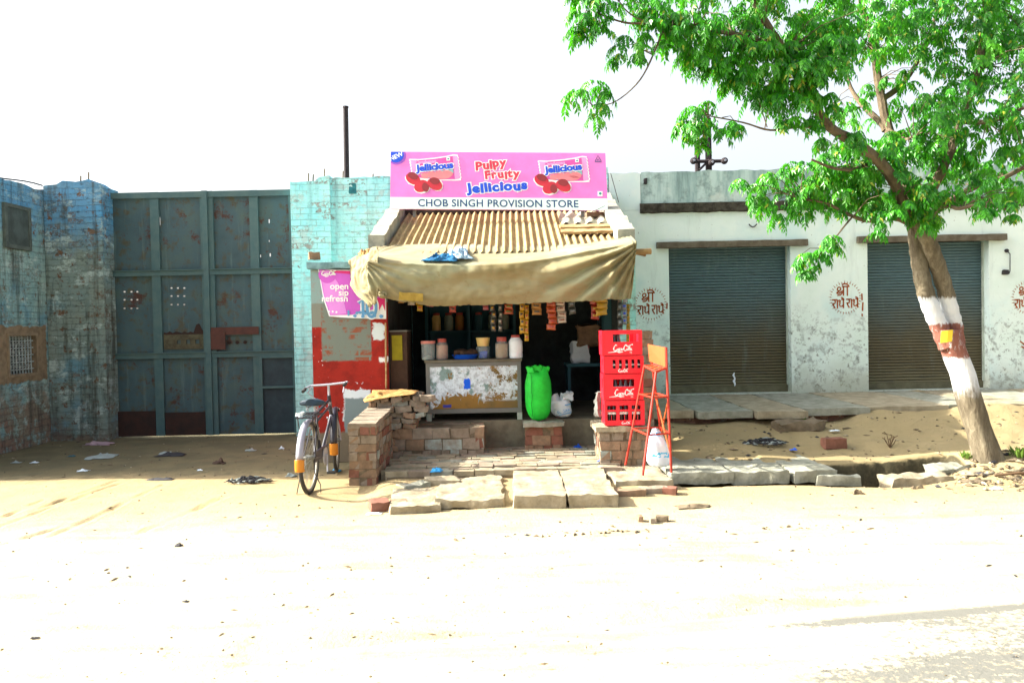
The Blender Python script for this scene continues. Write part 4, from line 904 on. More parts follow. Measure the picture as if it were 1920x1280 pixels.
# ================================================================== masonry in front of the shop
def bricks(mb, x0, x1, y0, y1, z0, z1, seed=0, h=.083, L=.232, jit=.006, headers=True, skip=0., mats=4, out=.012, wts=(6, 5, .7, .25)):
    """a small masonry body: jittered bricks round a mortar core"""
    rr = random.Random(seed); mb.cur = mats; mb.box(x0 + .012, x1 - .012, y0 + .012, y1 - .012, z0, z1 - .006)
    nz = max(1, round((z1 - z0) / h)); hh = (z1 - z0) / nz
    for k in range(nz):
        for side in range(4):
            a0, a1 = (x0, x1) if side in (0, 2) else (y0, y1); a = a0 - (rr.uniform(.03, .2) if k % 2 else 0)
            Lk = L if (k % 3 or not headers) else L * .5
            while a < a1 - .02:
                b = min(a + Lk * rr.uniform(.93, 1.05), a1); aa = max(a, a0)
                if b - aa > .03 and rr.random() >= skip:
                    mb.cur = rr.choices([0, 1, 2, 3], wts)[0]; o = rr.uniform(-out, out * .6); g = .005
                    lo = z0 + k * hh + g; hi = z0 + (k + 1) * hh - g * .6 + rr.uniform(-.004, .004)
                    if side == 0: mb.box(aa + g, b - g, y0 - o, y0 + .10, lo, hi, jit)
                    elif side == 2: mb.box(aa + g, b - g, y1 - .10, y1 + o, lo, hi, jit)
                    elif side == 1: mb.box(x1 - .10, x1 + o, aa + g, b - g, lo, hi, jit)
                    else: mb.box(x0 - o, x0 + .10, aa + g, b - g, lo, hi, jit)
                a = b
    mb.cur = 0
BM = [M[q] for q in BR] + [M['mortar']]
# brick paving of the shop's forecourt: one sheet of uneven flat bricks
mb = MB(); rr = random.Random(12); y = 8.10
mb.cur = 4; mb.box(-1.3, 1.0, 8.1, 9.64, -.2, .075)
while y < 9.60:
    x = -1.30 + rr.uniform(-.1, .06); hgt = .115 + rr.uniform(-.012, .012)
    while x < .98:
        L_ = rr.uniform(.2, .26); mb.cur = rr.choice([0, 0, 0, 1, 2]); mb.obox((x + L_ / 2, y + .055, .06 + hgt / 2 - .05 + rr.uniform(-.006, .006)), (L_ - .008, .101, hgt), rz(rr.uniform(-.05, .05)), .007); x += L_
    y += .108
struct(mb.build('pavement', [M['stone'], M['brick_b'], M['stone_grey'], M['brick_a'], M['mortar']], origin=(0, 8.8, 0)))
mb = MB(); bricks(mb, -1.37, -.345, 9.12, 9.60, .06, .435, 4, .112, .215, .008, True, wts=(5, 5, 1, 1)); tag(mb.build('brick_step', BM), 'broad brick step in front of the counter', 'step')
# low brick pier running back from the bicycle
mb = MB(); bricks(mb, -1.67, -1.39, 8.04, 9.15, .0, .60, 7, .088); mb.cur = 1
for i in range(5):
    mb.obox((-1.53, 8.04 + .11 + i * .222, .615 + .01 * i), (.285, .214, .05), Matrix.Rotation(.03, 3, 'X'), .006)
tag(mb.build('brick_wall', BM), 'low narrow brick wall with capped top between bicycle and step', 'wall')
# loose rubble wall
mb = MB(); rr = random.Random(5); mb.cur = 4; mb.box(-1.62, -1.18, 9.22, 9.52, .40, .80); mb.box(-1.66, -1.40, 9.17, 9.52, 0, .42)
for k in range(6):
    z = .435 + k * .062; x = -1.70 + rr.uniform(0, .08)
    while x < -1.16 + .02 * k:
        L_ = rr.uniform(.08, .2); hh = rr.uniform(.05, .075); mb.cur = rr.choices([0, 1, 2, 3], [4, 5, 1, 2])[0]
        mb.rbox((x + L_ / 2, 9.20 + rr.uniform(-.035, .035), z + hh / 2), (L_, .14, hh), (4, 3, 2), .016, 11, rz(rr.uniform(-.3, .3)) @ Matrix.Rotation(rr.uniform(-.14, .14), 3, 'Y'), rr.random() * 50); x += L_ + .004
    y = 9.22
    while y < 9.5:
        L_ = rr.uniform(.09, .18); mb.cur = rr.choices([0, 1, 2, 3], [4, 5, 1, 1])[0]; mb.rbox((-1.20 + .012 * k + rr.uniform(-.02, .03), y + L_ / 2, z + .035), (.13, L_, .066), (3, 4, 2), .016, 11, rz(rr.uniform(-.2, .2)), rr.random() * 50); y += L_
for k in range(5):
    x = -1.69
    while x < -1.40: L_ = rr.uniform(.1, .2); mb.cur = rr.choice([0, 1]); mb.rbox((x + L_ / 2, 9.17, .05 + k * .08), (L_, .12, .072), (4, 3, 2), .014, 11, rz(rr.uniform(-.1, .1)), rr.random() * 50); x += L_
tag(mb.build('rubble_wall', BM), 'stacked rubble brick wall topped with sackcloth', 'wall')
# brick block carrying the green sack, riser and right-hand step
mb = MB(); bricks(mb, .13, .57, 9.38, 9.60, .06, .40, 9, .11, .22, wts=(3, 1, 6, 0)); tag(mb.build('brick_block', BM), 'reddish brick block under the green sack', 'step')
mb = MB(); mb.rbox((.35, 9.47, .424), (.48, .30, .05), (8, 4, 1), .012, 8, seed=4); tag(mb.build('stone_slab', M['stone_grey']), 'small grey slab directly under the green sack', 'slab')
# pedestal of the crates
mb = MB(); bricks(mb, .90, 1.39, 8.36, 8.92, .06, .46, 13, .090, .225, .008, True, .0); pd = mb.build('crate_pedestal', BM); tag(pd, 'brick pedestal under the stack of red crates', 'pedestal')
mb = MB(); mb.rbox((1.135, 8.63, .487), (.57, .62, .06), (9, 9, 1), .014, 7, seed=8); tag(mb.build('stone_slab', M['stone']), 'rough slab capping the pedestal under the crates', 'slab')
mb = MB(); bricks(mb, 1.405, 1.58, 8.98, 9.22, .06, 1.50, 15, .088, .22); tag(mb.build('brick_pier', BM), 'tall slim brick pier behind the red crates', 'pier')
# stone slabs on the ground
def slab(name, c, d, seed, mat, label, rot=0., group='stone slabs before the shop', n=(18, 26, 3), jit=.018, cat='slab', freq=6):
    q = MB(); q.rbox(c, d, n, jit, freq, rz(rot), seed); return tag(q.build(name, M[mat], smooth=True, angle=45), label, cat, group)
slab('stone_slab', (.215, 7.64, .055), (.465, 1.50, .125), 1, 'stone', 'thick pale slab, left one of the big sunlit pair before the step', 0)
slab('stone_slab', (.675, 7.66, .055), (.445, 1.52, .125), 2, 'stone', 'thick pale slab, right one of the big sunlit pair before the step', 0)
slab('stone_slab', (-.42, 7.5, .045), (.60, 1.12, .075), 3, 'stone', 'broken crumbling slab left of the big sunlit pair', .04, jit=.026, freq=7, n=(20, 26, 3))
slab('stone_slab', (-.90, 7.22, .03), (.44, .80, .07), 4, 'stone', 'cracked flat slab between broken slab and loose red bricks', .12, jit=.02)
slab('stone_slab', (-.98, 7.72, .04), (.28, .22, .10), 5, 'stone_grey', 'tilted grey stone in front of the low brick wall', .5, jit=.03, n=(8, 6, 2))
slab('stone_slab', (-.72, 7.84, .05), (.34, .20, .10), 6, 'stone', 'small oblong slab behind the broken slab', .05, jit=.03, n=(8, 6, 2))
slab('stone_slab', (1.21, 7.98, .05), (.56, .85, .10), 7, 'stone', 'flat slab under the red stool beside the crates pedestal', .03, jit=.02)
slab('stone_slab', (1.83, 8.30, .055), (.62, 1.0, .115), 8, 'stone_grey', 'drain cover slab nearest the red stool', .02, jit=.016)
slab('stone_slab', (2.43, 8.34, .05), (.56, 1.05, .12), 9, 'stone_grey', 'middle drain cover slab with a broken front edge', -.02, jit=.024)
slab('stone_slab', (2.93, 8.33, .055), (.43, 1.05, .12), 10, 'stone_grey', 'drain cover slab at the open end of the ditch', .05, jit=.016)
slab('stone_slab', (2.15, 8.98, .09), (.70, .36, .06), 11, 'stone', 'thin sunlit slab behind the drain covers', .03, jit=.012)
slab('stone_slab', (2.84, 9.02, .10), (.62, .36, .06), 12, 'stone', 'thin slab lying nearest the blue scrap beyond the drain', .03, jit=.012)
slab('kerb_stone', (3.93, 7.82, -.015), (.64, .24, .13), 13, 'stone', 'rounded white stone block on the ditch edge', .08, group='stones by the ditch', jit=.035, n=(12, 6, 4), cat='stone')
slab('kerb_stone', (4.42, 8.04, .035), (.50, .24, .12), 14, 'stone_grey', 'half buried tilted stone left of the tree foot', .2, group='stones by the ditch', jit=.04, n=(10, 6, 4), cat='stone')
slab('kerb_stone', (3.16, 7.80, .02), (.42, .10, .10), 15, 'stone_grey', 'thin grey stone edge at the start of the open ditch', -.12, group='stones by the ditch', jit=.02, n=(10, 3, 3), cat='stone')
slab('kerb_stone', (3.40, 9.50, .31), (.62, .18, .15), 16, 'mortar', 'long rough stone leaning against the plinth below the flagstones', .12, group='stones by the ditch', jit=.05, n=(12, 5, 4), cat='stone')
def brick1(c, rot, seed, label, mat='brick_a', d=(.23, .11, .075), grp='loose bricks', tilt=0.):
    q = MB(); q.rbox(c, d, (6, 4, 3), .010, 14, rz(rot) @ Matrix.Rotation(tilt, 3, 'Y'), seed); return tag(q.build('brick', M[mat], smooth=True, angle=40), label, 'brick', grp)
brick1(on(1180, 925, .03), .05, 1, 'sandy brick touching the right slab of the sunlit pair', 'brick_a', (.30, .12, .08)); brick1(on(1226, 921, .03), .12, 2, 'pale brick in the middle of the row below the stool', 'brick_b', (.27, .12, .08)); brick1(on(1256, 921, .03), -.3, 3, 'short orange brick at the right end of the row below the stool', 'brick_c', (.13, .12, .08))
brick1(on(711, 946, .04), .3, 4, 'red brick at the left corner of the cracked slab', 'brick_c', (.17, .2, .085)); brick1(on(729, 950, .02), .7, 5, 'broken orange brick piece leaning at the cracked slab', 'brick_c', (.12, .11, .06)); brick1(on(747, 945, .03), .1, 6, 'brown brick third from the left by the cracked slab', 'brick_a', (.15, .1, .08))
brick1(on(1200, 977, .0), .05, 7, 'small brown brick stub standing left of a pale one on the sand', 'brick_a', (.045, .07, .10), 'kerb bricks in the sand'); brick1(on(1224, 980, .0), .0, 8, 'pale brick stub standing between two others on the sand', 'brick_b', (.04, .07, .09), 'kerb bricks in the sand'); brick1(on(1241, 976, .0), -.2, 9, 'dark rounded brick stub standing right of a pale one on the sand', 'mortar', (.10, .07, .085), 'kerb bricks in the sand')
p = at(1563, 832, 8.95); brick1((p.x, 8.95, ground_h(p.x, 8.95) + .05), .08, 10, 'red brown brick lying alone on the shaded dirt bank', 'brick_c', (.25, .14, .12))
p = at(1330, 790, 9.7)

# ================================================================== crates of bottles
def cr_bottle():
    t = thing('bottle', 'dark glass soft drink bottle standing in a red crate', 'bottle', (0, 0, 0), 'bottles in the red crates')
    mb = MB(); mb.lathe([(.0, 0), (.026, .002), (.028, .01), (.028, .07), (.025, .085), (.028, .10), (.028, .125), (.02, .16), (.013, .195), (.0125, .232), (.0, .233)], (0, 0, 0), 12); mb.build('glass_body', M['bottle'], t, smooth=True)
    mb = MB(); mb.lathe([(.0145, .226), (.0155, .232), (.0145, .242), (0, .243)], (0, 0, 0), 10); mb.build('cap', M['ink_white'], t)
    mb = MB(); mb.lathe([(.0285, .10), (.0288, .102), (.0288, .123), (.0285, .125)], (0, 0, 0), 12); mb.build('label', M['ink_white'], t)
    return t
b0 = cr_bottle(); used_b = [0]
blue_lab = simple('blue bottle label', C('3f7fd0'))
CX0, CX1, CY0, CD = .942, 1.352, 8.335, .32
ROWN = ['topmost', 'second', 'third', 'bottom']
ORDN = ['leftmost', 'second', 'third', 'fourth', 'fifth', 'sixth']
def place_bottle(x, y, z, k, i, n):
    o = b0 if not used_b[0] else dup(b0, (0, 0, 0)); used_b[0] = 1
    o.location = (x, y, z); o['label'] = '%s of the dark bottles seen in the %s red crate' % (ORDN[i] if i < n - 1 else 'rightmost', ROWN[k]); o['group'] = 'bottles in the red crates'
    if (k, i) == (2, 2):
        for c in o.children:
            if c.name.startswith('label'): c.data = c.data.copy(); c.data.materials[0] = blue_lab
    return o
cz = [1.255, 1.065, .79, .522]; ch = [.265, .188, .273, .266]
CR = [('topmost red plastic bottle crate, nearly empty, with a wide hand opening', 'tall'), ('low red plastic bottle crate with five narrow slots, second from top', 'slots'), ('red plastic bottle crate showing four bottles in one opening, third in the stack', 'tall2'), ('bottom red plastic bottle crate with square windows in two rows', 'windows')]
for k in range(4):
    z0, h = cz[k], ch[k]; x0, x1 = CX0 + .003 * (k % 2) - (.012 if k > 1 else 0) * 0, CX1 + .004 * (k % 2); x0 += (0, .010, .006, .012)[k]; x1 += (0, .008, .004, .01)[k]
    t = thing('bottle_crate', CR[k][0], 'crate', ((x0 + x1) / 2, CY0 + CD / 2, z0), 'red bottle crates in a stack')
    W_ = x1 - x0; fx = lambda a: x0 + a * W_; fz = lambda a: z0 + a * h
    if k == 0: hol = [(fx(.27), fx(.80), fz(.54), fz(.84)), (fx(.84), fx(.92), fz(.54), fz(.84))]
    elif k == 1: hol = [(fx(a), fx(a + .075), fz(.30), fz(.78)) for a in (.22, .38, .54, .70, .85)]
    elif k == 2: hol = [(fx(.24), fx(.78), fz(.52), fz(.80))]
    else: hol = [(fx(a), fx(a + .225), fz(b_), fz(c_)) for a in (.06, .37, .68) for b_, c_ in ((.22, .56), (.64, .80))]
    mb = MB(); holes_sheet(mb, x0, x1, z0 + .006, z0 + h - .002, hol, CY0, .012)
    q = MB(); holes_sheet(q, CY0 + .013, CY0 + CD - .001, z0 + .006, z0 + h - .002, [(CY0 + .10, CY0 + .145 + .0, fz(.45), fz(.82))], 0, .012)
    for xx, sg_ in ((x0, 1), (x1, -1)): mb.add([(xx + sg_ * v[1], v[0], v[2]) for v in q.v], [f if sg_ < 0 else f[::-1] for f in q.f])
    holes_sheet(mb, x0 + .013, x1 - .013, z0 + .006, z0 + h - .002, [(fx(.2), fx(.8), fz(.5), fz(.86))] if k == 0 else [], CY0 + CD - .013, .012); mb.box(x0 + .013, x1 - .013, CY0 + .013, CY0 + CD - .014, z0 + .008, z0 + .018)
    body = mb.build('crate_body', M['crate_red'], t)
    mb = MB()
    for zz in (z0 + .004, z0 + h - .014): mb.box(x0 - .004, x1 + .004, CY0 - .004, CY0 - .001, zz, zz + .012)
    for xx in (x0 - .0045, x1 - .012): mb.box(xx, xx + .016, CY0 - .005, CY0 - .0015, z0 + .017, z0 + h - .015)
    if k == 3: mb.box(x0 + .01, x1 - .01, CY0 - .0035, CY0 - .001, fz(.585), fz(.615))
    if k == 0: mb.box(fx(.80), fx(.84), CY0 - .0036, CY0 - .001, fz(.5), fz(.86))
    mb.build('rim', M['crate_red'], t)
    mb = MB()
    if k in (0, 2): cola(mb, fx(.27), fz(.17), W_ * .50, CY0 - .0015, .045); mb.stroke([(fx(.14), fz(.13)), (fx(.3), fz(.15)), (fx(.46), fz(.19))], [.004, .008, .003], CY0 - .0015); mb.text('ltd.', fx(.72), fz(.10), CY0 - .0015, .022)
    elif k == 1: cola(mb, fx(.36), fz(.09), W_ * .25, CY0 - .0015, .07)
    else: cola(mb, fx(.42), fz(.06), W_ * .22, CY0 - .0015, .05)
    mb.build('lettering', M['ink_white'], t)
    mb = MB()
    for i in range(1, 6): mb.box(fx(i / 6) - .003, fx(i / 6) + .003, CY0 + .014, CY0 + CD - .015, z0 + .019, z0 + h * .42)
    mb.build('divider', M['crate_red'], t)
    if k == 0: pos = [.31, .42]
    elif k == 1: pos = [.255, .415, .575, .735, .885]
    elif k == 2: pos = [.31, .45, .58, .71]
    else: pos = [.12, .24, .42, .54, .74, .86]
    hb = {0: .0, 1: .0, 2: .0, 3: .0}[k]
    for i, a in enumerate(pos):
        o = place_bottle(fx(a), CY0 + .055, z0 + .02, k, i, len(pos))
        o.scale = (1, 1, min(1., (h - .03) / .243)) if k == 1 else (1, 1, .98)
mb = MB()
for zz, s_ in ((.64, 1), (.73, 2), (.80, 3)):
    mb.rbox((.925, 8.68, zz), (.05, .08, .10), (3, 5, 5), .03, 12, rz(.3), s_)
tag(mb.build('plastic_wrap', M['steel_grey'], smooth=True), 'grey plastic scraps stuffed beside the shaded side of the crates', 'plastic')

# ================================================================== tall red iron stool
t = thing('iron_stool', 'tall rusty red iron stool with small backrest before the crates', 'stool', (1.38, 8.05, .11), None)
A0, B0, C0, D0 = Vector((1.16, 8.33, .115)), Vector((1.241, 7.727, .115)), Vector((1.54, 7.835, .115)), Vector((1.575, 8.36, .115))
A1, B1, C1, D1 = at(1208, 686, 8.20), at(1230, 697, 7.84), at(1250, 690, 7.90), at(1223, 684, 8.24)
def leg(a, b, r=.0125, nm='leg'):
    q = MB(); q.tube([a, b], r, 7); return q.build(nm, M['chair_red'], t)
leg(A0, A1); leg(B0, B1)
C2, D2 = at(1249, 651, 7.90), at(1217, 645, 8.24)
q = MB(); q.tube([C0, C1, C2], .0125, 7); q.build('leg', M['chair_red'], t); q = MB(); q.tube([D0, D1, D2], .0125, 7); q.build('leg', M['chair_red'], t)
q = MB(); q.add([*(p_ + Vector((-.012, -.004, 0)) for p_ in (D2, C2)), *(p_ for p_ in (at(1250, 688, 7.90) + Vector((-.012, -.004, 0)), at(1220, 677, 8.24) + Vector((-.012, -.004, 0))))], [(0, 1, 2, 3)]); ob = q.build('backrest', M['chair_orange'], t); md = ob.modifiers.new('thickness', 'SOLIDIFY'); md.thickness = .006; md.offset = 0
q = MB(); q.tube([A1, B1, C1, D1], .013, 7, closed=True); q.build('seat_frame', M['chair_red'], t)
def bar(a, b, w_, mat, nm):
    d = (b - a).normalized(); s_ = d.cross(Vector((0, 0, 1))).normalized() * w_ / 2; u_ = Vector((0, 0, .004)); q = MB()
    q.add([a - s_ - u_, b - s_ - u_, b + s_ - u_, a + s_ - u_, a - s_ + u_, b - s_ + u_, b + s_ + u_, a + s_ + u_], [(0, 3, 2, 1), (4, 5, 6, 7), (0, 1, 5, 4), (1, 2, 6, 5), (2, 3, 7, 6), (3, 0, 4, 7)]); return q.build(nm, M[mat], t)
for k in (.08, .36, .64, .92): bar(A1.lerp(B1, k), D1.lerp(C1, k), .045, 'chair_orange', 'seat_slat')
pt = lambda a, b, z: a.lerp(b, (z - a.z) / (b.z - a.z))
for z, nm in ((.86, 'foot_rest'), (.50, 'stretcher')):
    q = MB(); L4 = [pt(A0, A1, z), pt(B0, B1, z), pt(C0, C1, z), pt(D0, D1, z)]
    q.tube(L4, .010, 6, closed=True)
    q.build(nm, M['chair_red'], t)
    if nm == 'foot_rest':
        for k in (.12, .88): bar(L4[0].lerp(L4[1], k), L4[3].lerp(L4[2], k), .05, 'chair_orange', 'foot_slat')
q = MB(); q.tube([pt(C0, C1, .82), pt(D0, D1, .42)], .009, 6); q.tube([pt(D0, D1, .80), pt(C0, C1, .30)], .009, 6); q.build('cross_brace', M['chair_orange'], t)
# carrier bag hung on the stretcher
def bagf(u, v):
    a = 2 * math.pi * u; w_ = (.115 * sst(-.15, .45, v) * (1 - .35 * sst(.75, 1.05, v)) + .01) if v < .985 else .06
    x = 1.418 + .045 * v + w_ * math.cos(a) * (.8 + .2 * v); y = 8.02 + w_ * .55 * math.sin(a); z = .53 - .385 * v
    k = mnoise.noise(Vector((math.cos(a) * 2, math.sin(a) * 2, v * 4))); return (x + .018 * k, y + .02 * k, z + .012 * k)
mb = MB(); mb.grid(bagf, 28, 20); mb.f.append(tuple(20 * 29 + i for i in range(28))); mb.m.append(0)
m = Mat('white carrier bag with blue print', .45, .4); x, y, z = m.sep()
zz = m.math('ADD', z, m.math('MULTIPLY', m.math('SUBTRACT', m.noise(9, 4, .6), .5), .06))
bl = m.math('MULTIPLY', m.math('ADD', m.math('MULTIPLY', m.step(zz, .10, .11), m.step(zz, .155, .145)), m.math('MULTIPLY', m.step(zz, .31, .32), m.step(zz, .36, .35)), True), m.step(m.noise(30, 3, .6), .44, .5))
mm = m.done(m.mix(bl, C('d3e0ec'), C('3fb0dc')))
tag(mb.build('carrier_bag', mm, smooth=True, angle=180), 'white plastic carrier bag with blue print hanging on the stool', 'bag')

# ================================================================== bicycle
BX, YR, YF, WR = -1.985, 7.72, 8.90, .335
t = thing('bicycle', 'old black roadster bicycle with orange mudguard flaps parked by the brick wall', 'bicycle', (BX, 8.35, 0))
LEAN = -.03; zc0 = .355
def wheel(name, y, turn=0.):
    mw = Matrix.Rotation(turn, 3, 'Z'); tr = lambda p: Vector((BX, y, zc0)) + mw @ Vector(p)
    wb = thing(name, '', '', (0, 0, 0)); del wb['label']; del wb['category']; del wb['kind']; wb.parent = t; wb.location = Vector((BX, y, zc0)) - Vector(t.location)
    q = MB(); q.tube([tr((0, WR * math.cos(a), WR * math.sin(a))) for a in [2 * math.pi * i / 44 for i in range(44)]], .019, 8, closed=True); q.build('tyre', M['rubber'], wb, smooth=True)
    q = MB(); q.tube([tr((0, .312 * math.cos(a), .312 * math.sin(a))) for a in [2 * math.pi * i / 44 for i in range(44)]], .013, 6, closed=True); q.build('rim', M['rim_metal'], wb, smooth=True)
    q = MB()
    for i in range(32):
        a = 2 * math.pi * i / 32; b = a + (.35 if i % 2 else -.35); s_ = .03 if i % 4 < 2 else -.03
        q.tube([tr((s_, .022 * math.cos(b), .022 * math.sin(b))), tr((0, .306 * math.cos(a), .306 * math.sin(a)))], .0017, 4, False)
    q.build('spoke', M['rim_metal'], wb)
    q = MB(); q.tube([tr((-.055, 0, 0)), tr((-.03, 0, 0)), tr((.03, 0, 0)), tr((.055, 0, 0))], [.012, .024, .024, .012], 10); q.build('hub', M['steel_grey'], wb, smooth=True)
    return wb
wheel('wheel', YR); wheel('wheel', YF, .15)
yb = YR + .47; bb = Vector((BX, yb, .30)); st = Vector((BX, yb - .19, .76)); hd = Vector((BX, YF - .27, .83)); hb_ = Vector((BX, YF - .20, .66))
q = MB(); q.tube([bb, st], .016, 8); q.tube([st + Vector((0, .01, -.02)), hd], .015, 8); q.tube([bb, hb_], .017, 8); q.tube([hb_ + Vector((0, .02, -.05)), hd + Vector((0, -.02, .05))], .02, 8); q.tube([st + Vector((0, .012, -.10)), hd + Vector((0, .015, -.07))], .012, 8)
for s_ in (-.055, .055): q.tube([bb + Vector((s_ * .4, -.03, 0)), Vector((BX + s_, YR, zc0))], .010, 6); q.tube([st + Vector((s_ * .3, 0, -.04)), Vector((BX + s_, YR, zc0))], .009, 6)
q.build('frame', M['bike_black'], t, smooth=True)
q = MB(); q.tube([hd + Vector((.0, .0, -.02)), hb_ + Vector((0, .0, 0)), bb + Vector((0, .05, .01))], .0185, 8); q.build('front_tube', M['bike_purple'], t, smooth=True)
q = MB()
for s_ in (-.05, .05): q.tube([hb_ + Vector((s_, .02, -.03)), Vector((BX + s_, YF - .05, .52)), Vector((BX + s_ * 1.1, YF, zc0))], .010, 6)
q.build('fork', M['bike_purple'], t, smooth=True)
def guard(y, a0, a1, mat, nm, r=.372, w_=.036, turn=0.):
    ct, st_ = math.cos(turn), math.sin(turn)
    q = MB(); n = 24
    def fn(u, v):
        a = a0 + (a1 - a0) * u; c = (v - .5) * 2; rr_ = r - .02 * c * c
        X_, Y_ = w_ * c, rr_ * math.cos(a)
        return (BX + X_ * ct - Y_ * st_, y + X_ * st_ + Y_ * ct, zc0 + rr_ * math.sin(a))
    q.grid(fn, n, 8); o = q.build(nm, M[mat], t, smooth=True, angle=180); md = o.modifiers.new('thickness', 'SOLIDIFY'); md.thickness = .003; return o
guard(YR, R(20), R(174), 'bike_purple', 'mudguard'); guard(YF, R(55), R(178), 'bike_black', 'mudguard', turn=.15)
guard(YR, R(174), R(192), 'amber', 'mud_flap', .378, .045); guard(YF, R(178), R(198), 'amber', 'mud_flap', .378, .045, turn=.15)
q = MB(); q.tube([hd + Vector((0, -.01, .02)), hd + Vector((0, -.03, .165))], .013, 8)
zb = hd.z + .165; hy = hd.y - .03
q.tube([(BX - .215, hy - .20, zb - .045), (BX - .22, hy - .08, zb - .025), (BX - .19, hy - .01, zb - .008), (BX, hy, zb), (BX + .19, hy - .01, zb + .02), (BX + .22, hy - .08, zb + .03), (BX + .215, hy - .20, zb + .01)], .0115, 8); hbz = q.build('handlebar', M['chrome'], t, smooth=True)
for s_ in (-1, 1):
    q = MB(); q.tube([(BX + s_ * .215, hy - .13, zb + (-.03 if s_ < 0 else .02)), (BX + s_ * .215, hy - .235, zb + (-.052 if s_ < 0 else .006))], .017, 8); q.build('grip', M['rubber'], hbz)
    q = MB(); q.tube([(BX + s_ * .17, hy - .02, zb - .02), (BX + s_ * .19, hy - .16, zb - .075)], .006, 6); q.build('brake_lever', M['chrome'], hbz)
q = MB(); q.tube([(BX - .2, hy - .02, zb - .02), (BX - .23, hy + .06, zb - .10), (BX - .12, hy + .05, zb - .18), (BX, hb_.y, .68)], .005, 5); q.build('brake_rod', M['chrome'], t)
def sad(u, v):
    a = 2 * math.pi * u; k = v
    y = -.13 + .27 * k; wv = (.098 * (1 - sst(.35, .9, k)) + .026) * (1 if .02 < k < .98 else .5)
    return (st.x + wv * math.cos(a), st.y - .03 + y, (.872 + .022 * math.sin(a) if math.sin(a) > 0 else .872 + .05 * math.sin(a)) - .018 * math.cos(a) ** 2 + .018 * (1 - k))
q = MB(); q.grid(sad, 18, 12); q.f += [tuple(range(18))[::-1], tuple(12 * 19 + i for i in range(18))]; q.m += [0, 0]; q.build('saddle', M['saddle'], t, smooth=True)
q = MB(); q.tube([st, st + Vector((0, -.02, .07))], .013, 8)
for s_ in (-.05, .05):
    q.tube([(BX + s_ + .012 * math.cos(a * 2), st.y - .11 + .012 * math.sin(a * 2), .785 + .010 * a) for a in [i * .45 for i in range(14)]], .004, 4); q.tube([(BX + s_, st.y - .11, .82), (BX + s_ * .3, st.y + .09, .84)], .006, 5)
q.build('seat_post', M['chrome'], t)
zcr = .755
q = MB(); y0, y1 = YR - .16, YR + .24
q.tube([(BX - .075, y0, zcr), (BX + .075, y0, zcr), (BX + .075, y1, zcr), (BX - .075, y1, zcr)], .007, 6, closed=True)
for i in (-.03, .0, .03): q.tube([(BX + i, y0, zcr), (BX + i, y1, zcr)], .005, 5)
for s_ in (-.07, .07): q.tube([(BX + s_, y0 + .04, zcr), (BX + s_ * .9, YR, zc0)], .005, 5)
q.tube([(BX - .075, y0 + .02, zcr + .01), (BX - .075, y0 + .18, zcr + .035), (BX + .075, y0 + .18, zcr + .035), (BX + .075, y0 + .02, zcr + .01)], .005, 5); q.build('luggage_carrier', M['bike_black'], t)
q = MB(); q.tube([bb + Vector((-.06, 0, 0)), bb + Vector((.07, 0, 0))], .014, 8); q.tube([bb + Vector((.065, 0, 0)), bb + Vector((.07, -.03, -.165))], .009, 6); q.tube([bb + Vector((-.065, 0, 0)), bb + Vector((-.07, .03, .165))], .009, 6)
q.lathe([(.0, -.004), (.095, -.003), (.095, .003), (0, .004)], bb + Vector((.045, 0, 0)), 24, 'X'); ck = q.build('crank', M['chrome'], t)
for s_, dz in ((1, -.17), (-1, .17)):
    q = MB(); c = bb + Vector((s_ * .115, -.03 * s_, dz)); q.obox(c + Vector((0, -.03, 0)), (.085, .022, .024)); q.obox(c + Vector((0, .03, 0)), (.085, .022, .024)); q.obox(c + Vector((0, 0, 0)), (.085, .03, .008)); q.build('pedal', M['rubber'], ck)
q = MB(); q.box(BX + .036, BX + .058, YR + .02, yb + .07, .385, .405); q.box(BX + .036, BX + .040, YR + .02, yb + .07, .29, .384); q.build('chain_guard', M['bike_black'], t)
q = MB(); q.tube([(BX - .05, YR, zc0), (BX - .115, YR - .05, .02), (BX - .115, YR - .05, .006), (BX + .115, YR - .05, .006), (BX + .115, YR - .05, .10), (BX + .05, YR, .20), (BX + .05, YR, zc0)], .0055, 6); q.build('stand', M['black_iron'], t)
mb = MB(); mb.rbox((BX - .05, YR - .12, zcr + .028), (.06, .06, .035), (4, 4, 3), .02, 20, seed=3); tag(mb.build('cloth', M['bag_white'], smooth=True), 'small white cloth wedged on the bicycle carrier', 'cloth')
# ================================================================== goods in the shop
t = thing('counter', 'old wooden shop counter plastered with torn posters', 'counter', (-.47, 9.75, .455))
mb = MB(); mb.box(-1.02, .075, 9.66, 10.05, .545, 1.14); mb.build('body', M['dark_timber'], t)
mb = MB(); mb.box(-1.0, .055, 9.642, 9.658, .60, 1.11); mb.build('front_panel', M['counter'], t)
mb = MB()
for x0, x1, z0, z1 in ((-1.045, -1.0, .545, 1.16), (.055, .10, .545, 1.16), (-1.0, .055, .545, .598), (-1.0, .055, 1.112, 1.16)): mb.box(x0, x1, 9.63, 9.66, z0, z1)
mb.build('frame', M['steel_grey'], t)
mb = MB(); mb.box(-1.06, .115, 9.61, 10.07, 1.162, 1.19); mb.build('top', simple('worn grey counter top', C('6a665a'), C('55503f'), 6, .7), t)
for x in (-1.02, .075):
    for y in (9.66, 10.02):
        mb = MB(); mb.box(x - .03, x + .03, y - .02, y + .02, .455, .545); mb.build('leg', M['jamb'], t)
CT = 1.192
